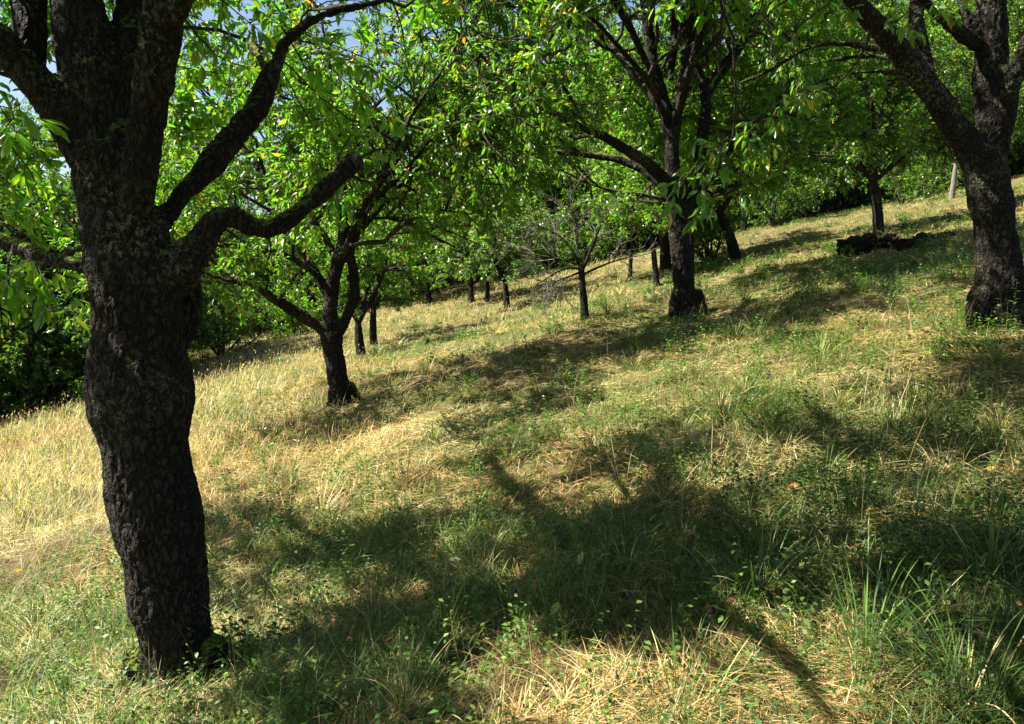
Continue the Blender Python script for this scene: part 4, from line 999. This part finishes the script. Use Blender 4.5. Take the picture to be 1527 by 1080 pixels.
def tuft(label, px, py, h, n, seed, spread=.09, wd=.0046, dry=.15):
    g = R_(seed); b = hit(px, py); G = Geo()
    a = g.random(n) * 6.28; rr = np.abs(g.normal(size=n)) * spread
    isd = g.random((n, 1)) < dry
    blades(G, b[0] + np.cos(a) * rr, b[1] + np.sin(a) * rr, h * g.uniform(.5, 1.15, n), a, g.uniform(1.05, 1.5, n), g.uniform(.3, 1.9, n), wd * g.uniform(.6, 1.2, n), np.where(isd, straw_cols(g, n), green_cols(g, n) * np.array([.95, 1.15, 1.1])), 7, rng=g)
    V = G.v[0]; V -= b
    o = obj('grass_tuft', G.mesh('grass_tuft', [M_GRASS]), loc=b); tag(o, label, 'grass tuft')
tuft('clump of long fresh grass blades rising from the lower right foreground', 1290, 990, .46, 70, 61)
tuft('long arching grass blades at the bottom edge right of the fresh clump', 1440, 1060, .38, 60, 62)
tuft('arching grass blades in the shade left of the fresh clump', 1130, 900, .34, 70, 63)
tuft('bent grass blades lit in the middle of the right-hand shade', 1120, 820, .34, 60, 64)
tuft('grass tuft with pale blades at the bottom edge in the middle', 1010, 1070, .30, 70, 65, dry=.4)
tuft('grass tuft with dry blades at the bottom edge left of the middle', 600, 1060, .28, 90, 66, dry=.5)
tuft('bluish grass tuft on the sunny patch above the branch shadow', 975, 690, .30, 50, 67)
tuft('long grass tuft at the right edge in deep shade', 1480, 850, .42, 80, 68)

def fallen(label, px, py, ln, colr, seed, tilt):
    b = hit(px, py) + np.array([0, 0, .05]); G = Geo()
    leaves(G, np.zeros((1, 3)), np.array([tilt]), nrm(np.array([[.1, -.55, 1.]])), np.array([ln]), np.array([ln * .52]), np.array([colr]), True)
    o = obj('fallen_leaf', G.mesh('fallen_leaf', [M_GRASS]), loc=b); tag(o, label, 'leaf')
fallen('yellow-green fallen leaf lying in the dark foreground shade', 822, 935, .075, (.42, .46, .10), 1, (.4, .6, .45))
fallen('whitish fallen leaf at the rim of the sunlit foreground patch', 668, 850, .075, (.62, .64, .45), 2, (1, .2, .1))
fallen('orange fallen leaf in the grass of the right-hand shade', 1174, 745, .085, (.62, .24, .08), 3, (.8, .5, .4))
fallen('pale upright leaf in the shadow rim right of the whitish one', 862, 860, .07, (.50, .50, .26), 4, (.3, .2, .9))

# rotting logs on the bank and loose branches
def log(label, p0, p1, r, seed, mat, name='fallen_log', knots=5, bend=.12, rough=.03):
    g = R_(seed); a = hit(*p0); c = hit(*p1); a[2] += r * .6; c[2] += r * .5
    mid_ = (a + c) / 2 + np.array([0, g.normal() * bend, r * .2])
    P, R = resample([a, (a + mid_) / 2 + g.normal(size=3) * r * .25, mid_, (c + mid_) / 2 + g.normal(size=3) * r * .25, c], [r * 1.1, r, r * .95, r * .8, r * .55], 16)
    lim = [(P - a, R)]
    for k in range(knots):
        i = g.integers(2, 14); d = nrm(g.normal(size=3) * np.array([1, 1, .3]) + np.array([0, -.2, 0])); L = g.uniform(1.2, 2.2) * r
        lim.append(resample([P[i] - a, P[i] - a + d * L * .5, P[i] - a + d * L + g.normal(size=3) * r * .2], [r * .7, r * .5, r * .3], 14))
    me = wood_mesh(lim, max(r * .11, .008), rough * r * 3, mat, name, g, vert_scale=1)
    o = obj(name, me, loc=a); tag(o, label, 'log' if name == 'fallen_log' else 'branch')
M_ROT = bark_material('bark_rotten', dark=(.012, .009, .007), light=(.06, .045, .032), lichen=(.14, .12, .07), lich=.62, moss=False)
M_RED = bark_material('bark_reddish', dark=(.02, .011, .007), light=(.10, .055, .032), lichen=(.12, .10, .06), lich=.6, moss=False)
log('thick dark rotting log on the bank below the forked tree', (1252, 384), (1338, 372), .26, 81, M_ROT, knots=2, rough=.07)
log('reddish-brown rotting log end to end with the thick dark one', (1345, 374), (1426, 353), .16, 82, M_RED, knots=1, rough=.06)
log('dark dead branch lying before the foot of the big right-hand trunk', (1400, 520), (1540, 505), .03, 83, M_ROT, 'fallen_branch', 3)
log('thin bare branch lying in the grass at the right edge', (1410, 578), (1535, 560), .018, 84, M_DEAD, 'fallen_branch', 4)
log('crooked brown branch half buried in the foreground shade', (690, 905), (775, 890), .014, 85, M_RED, 'fallen_branch', 3)
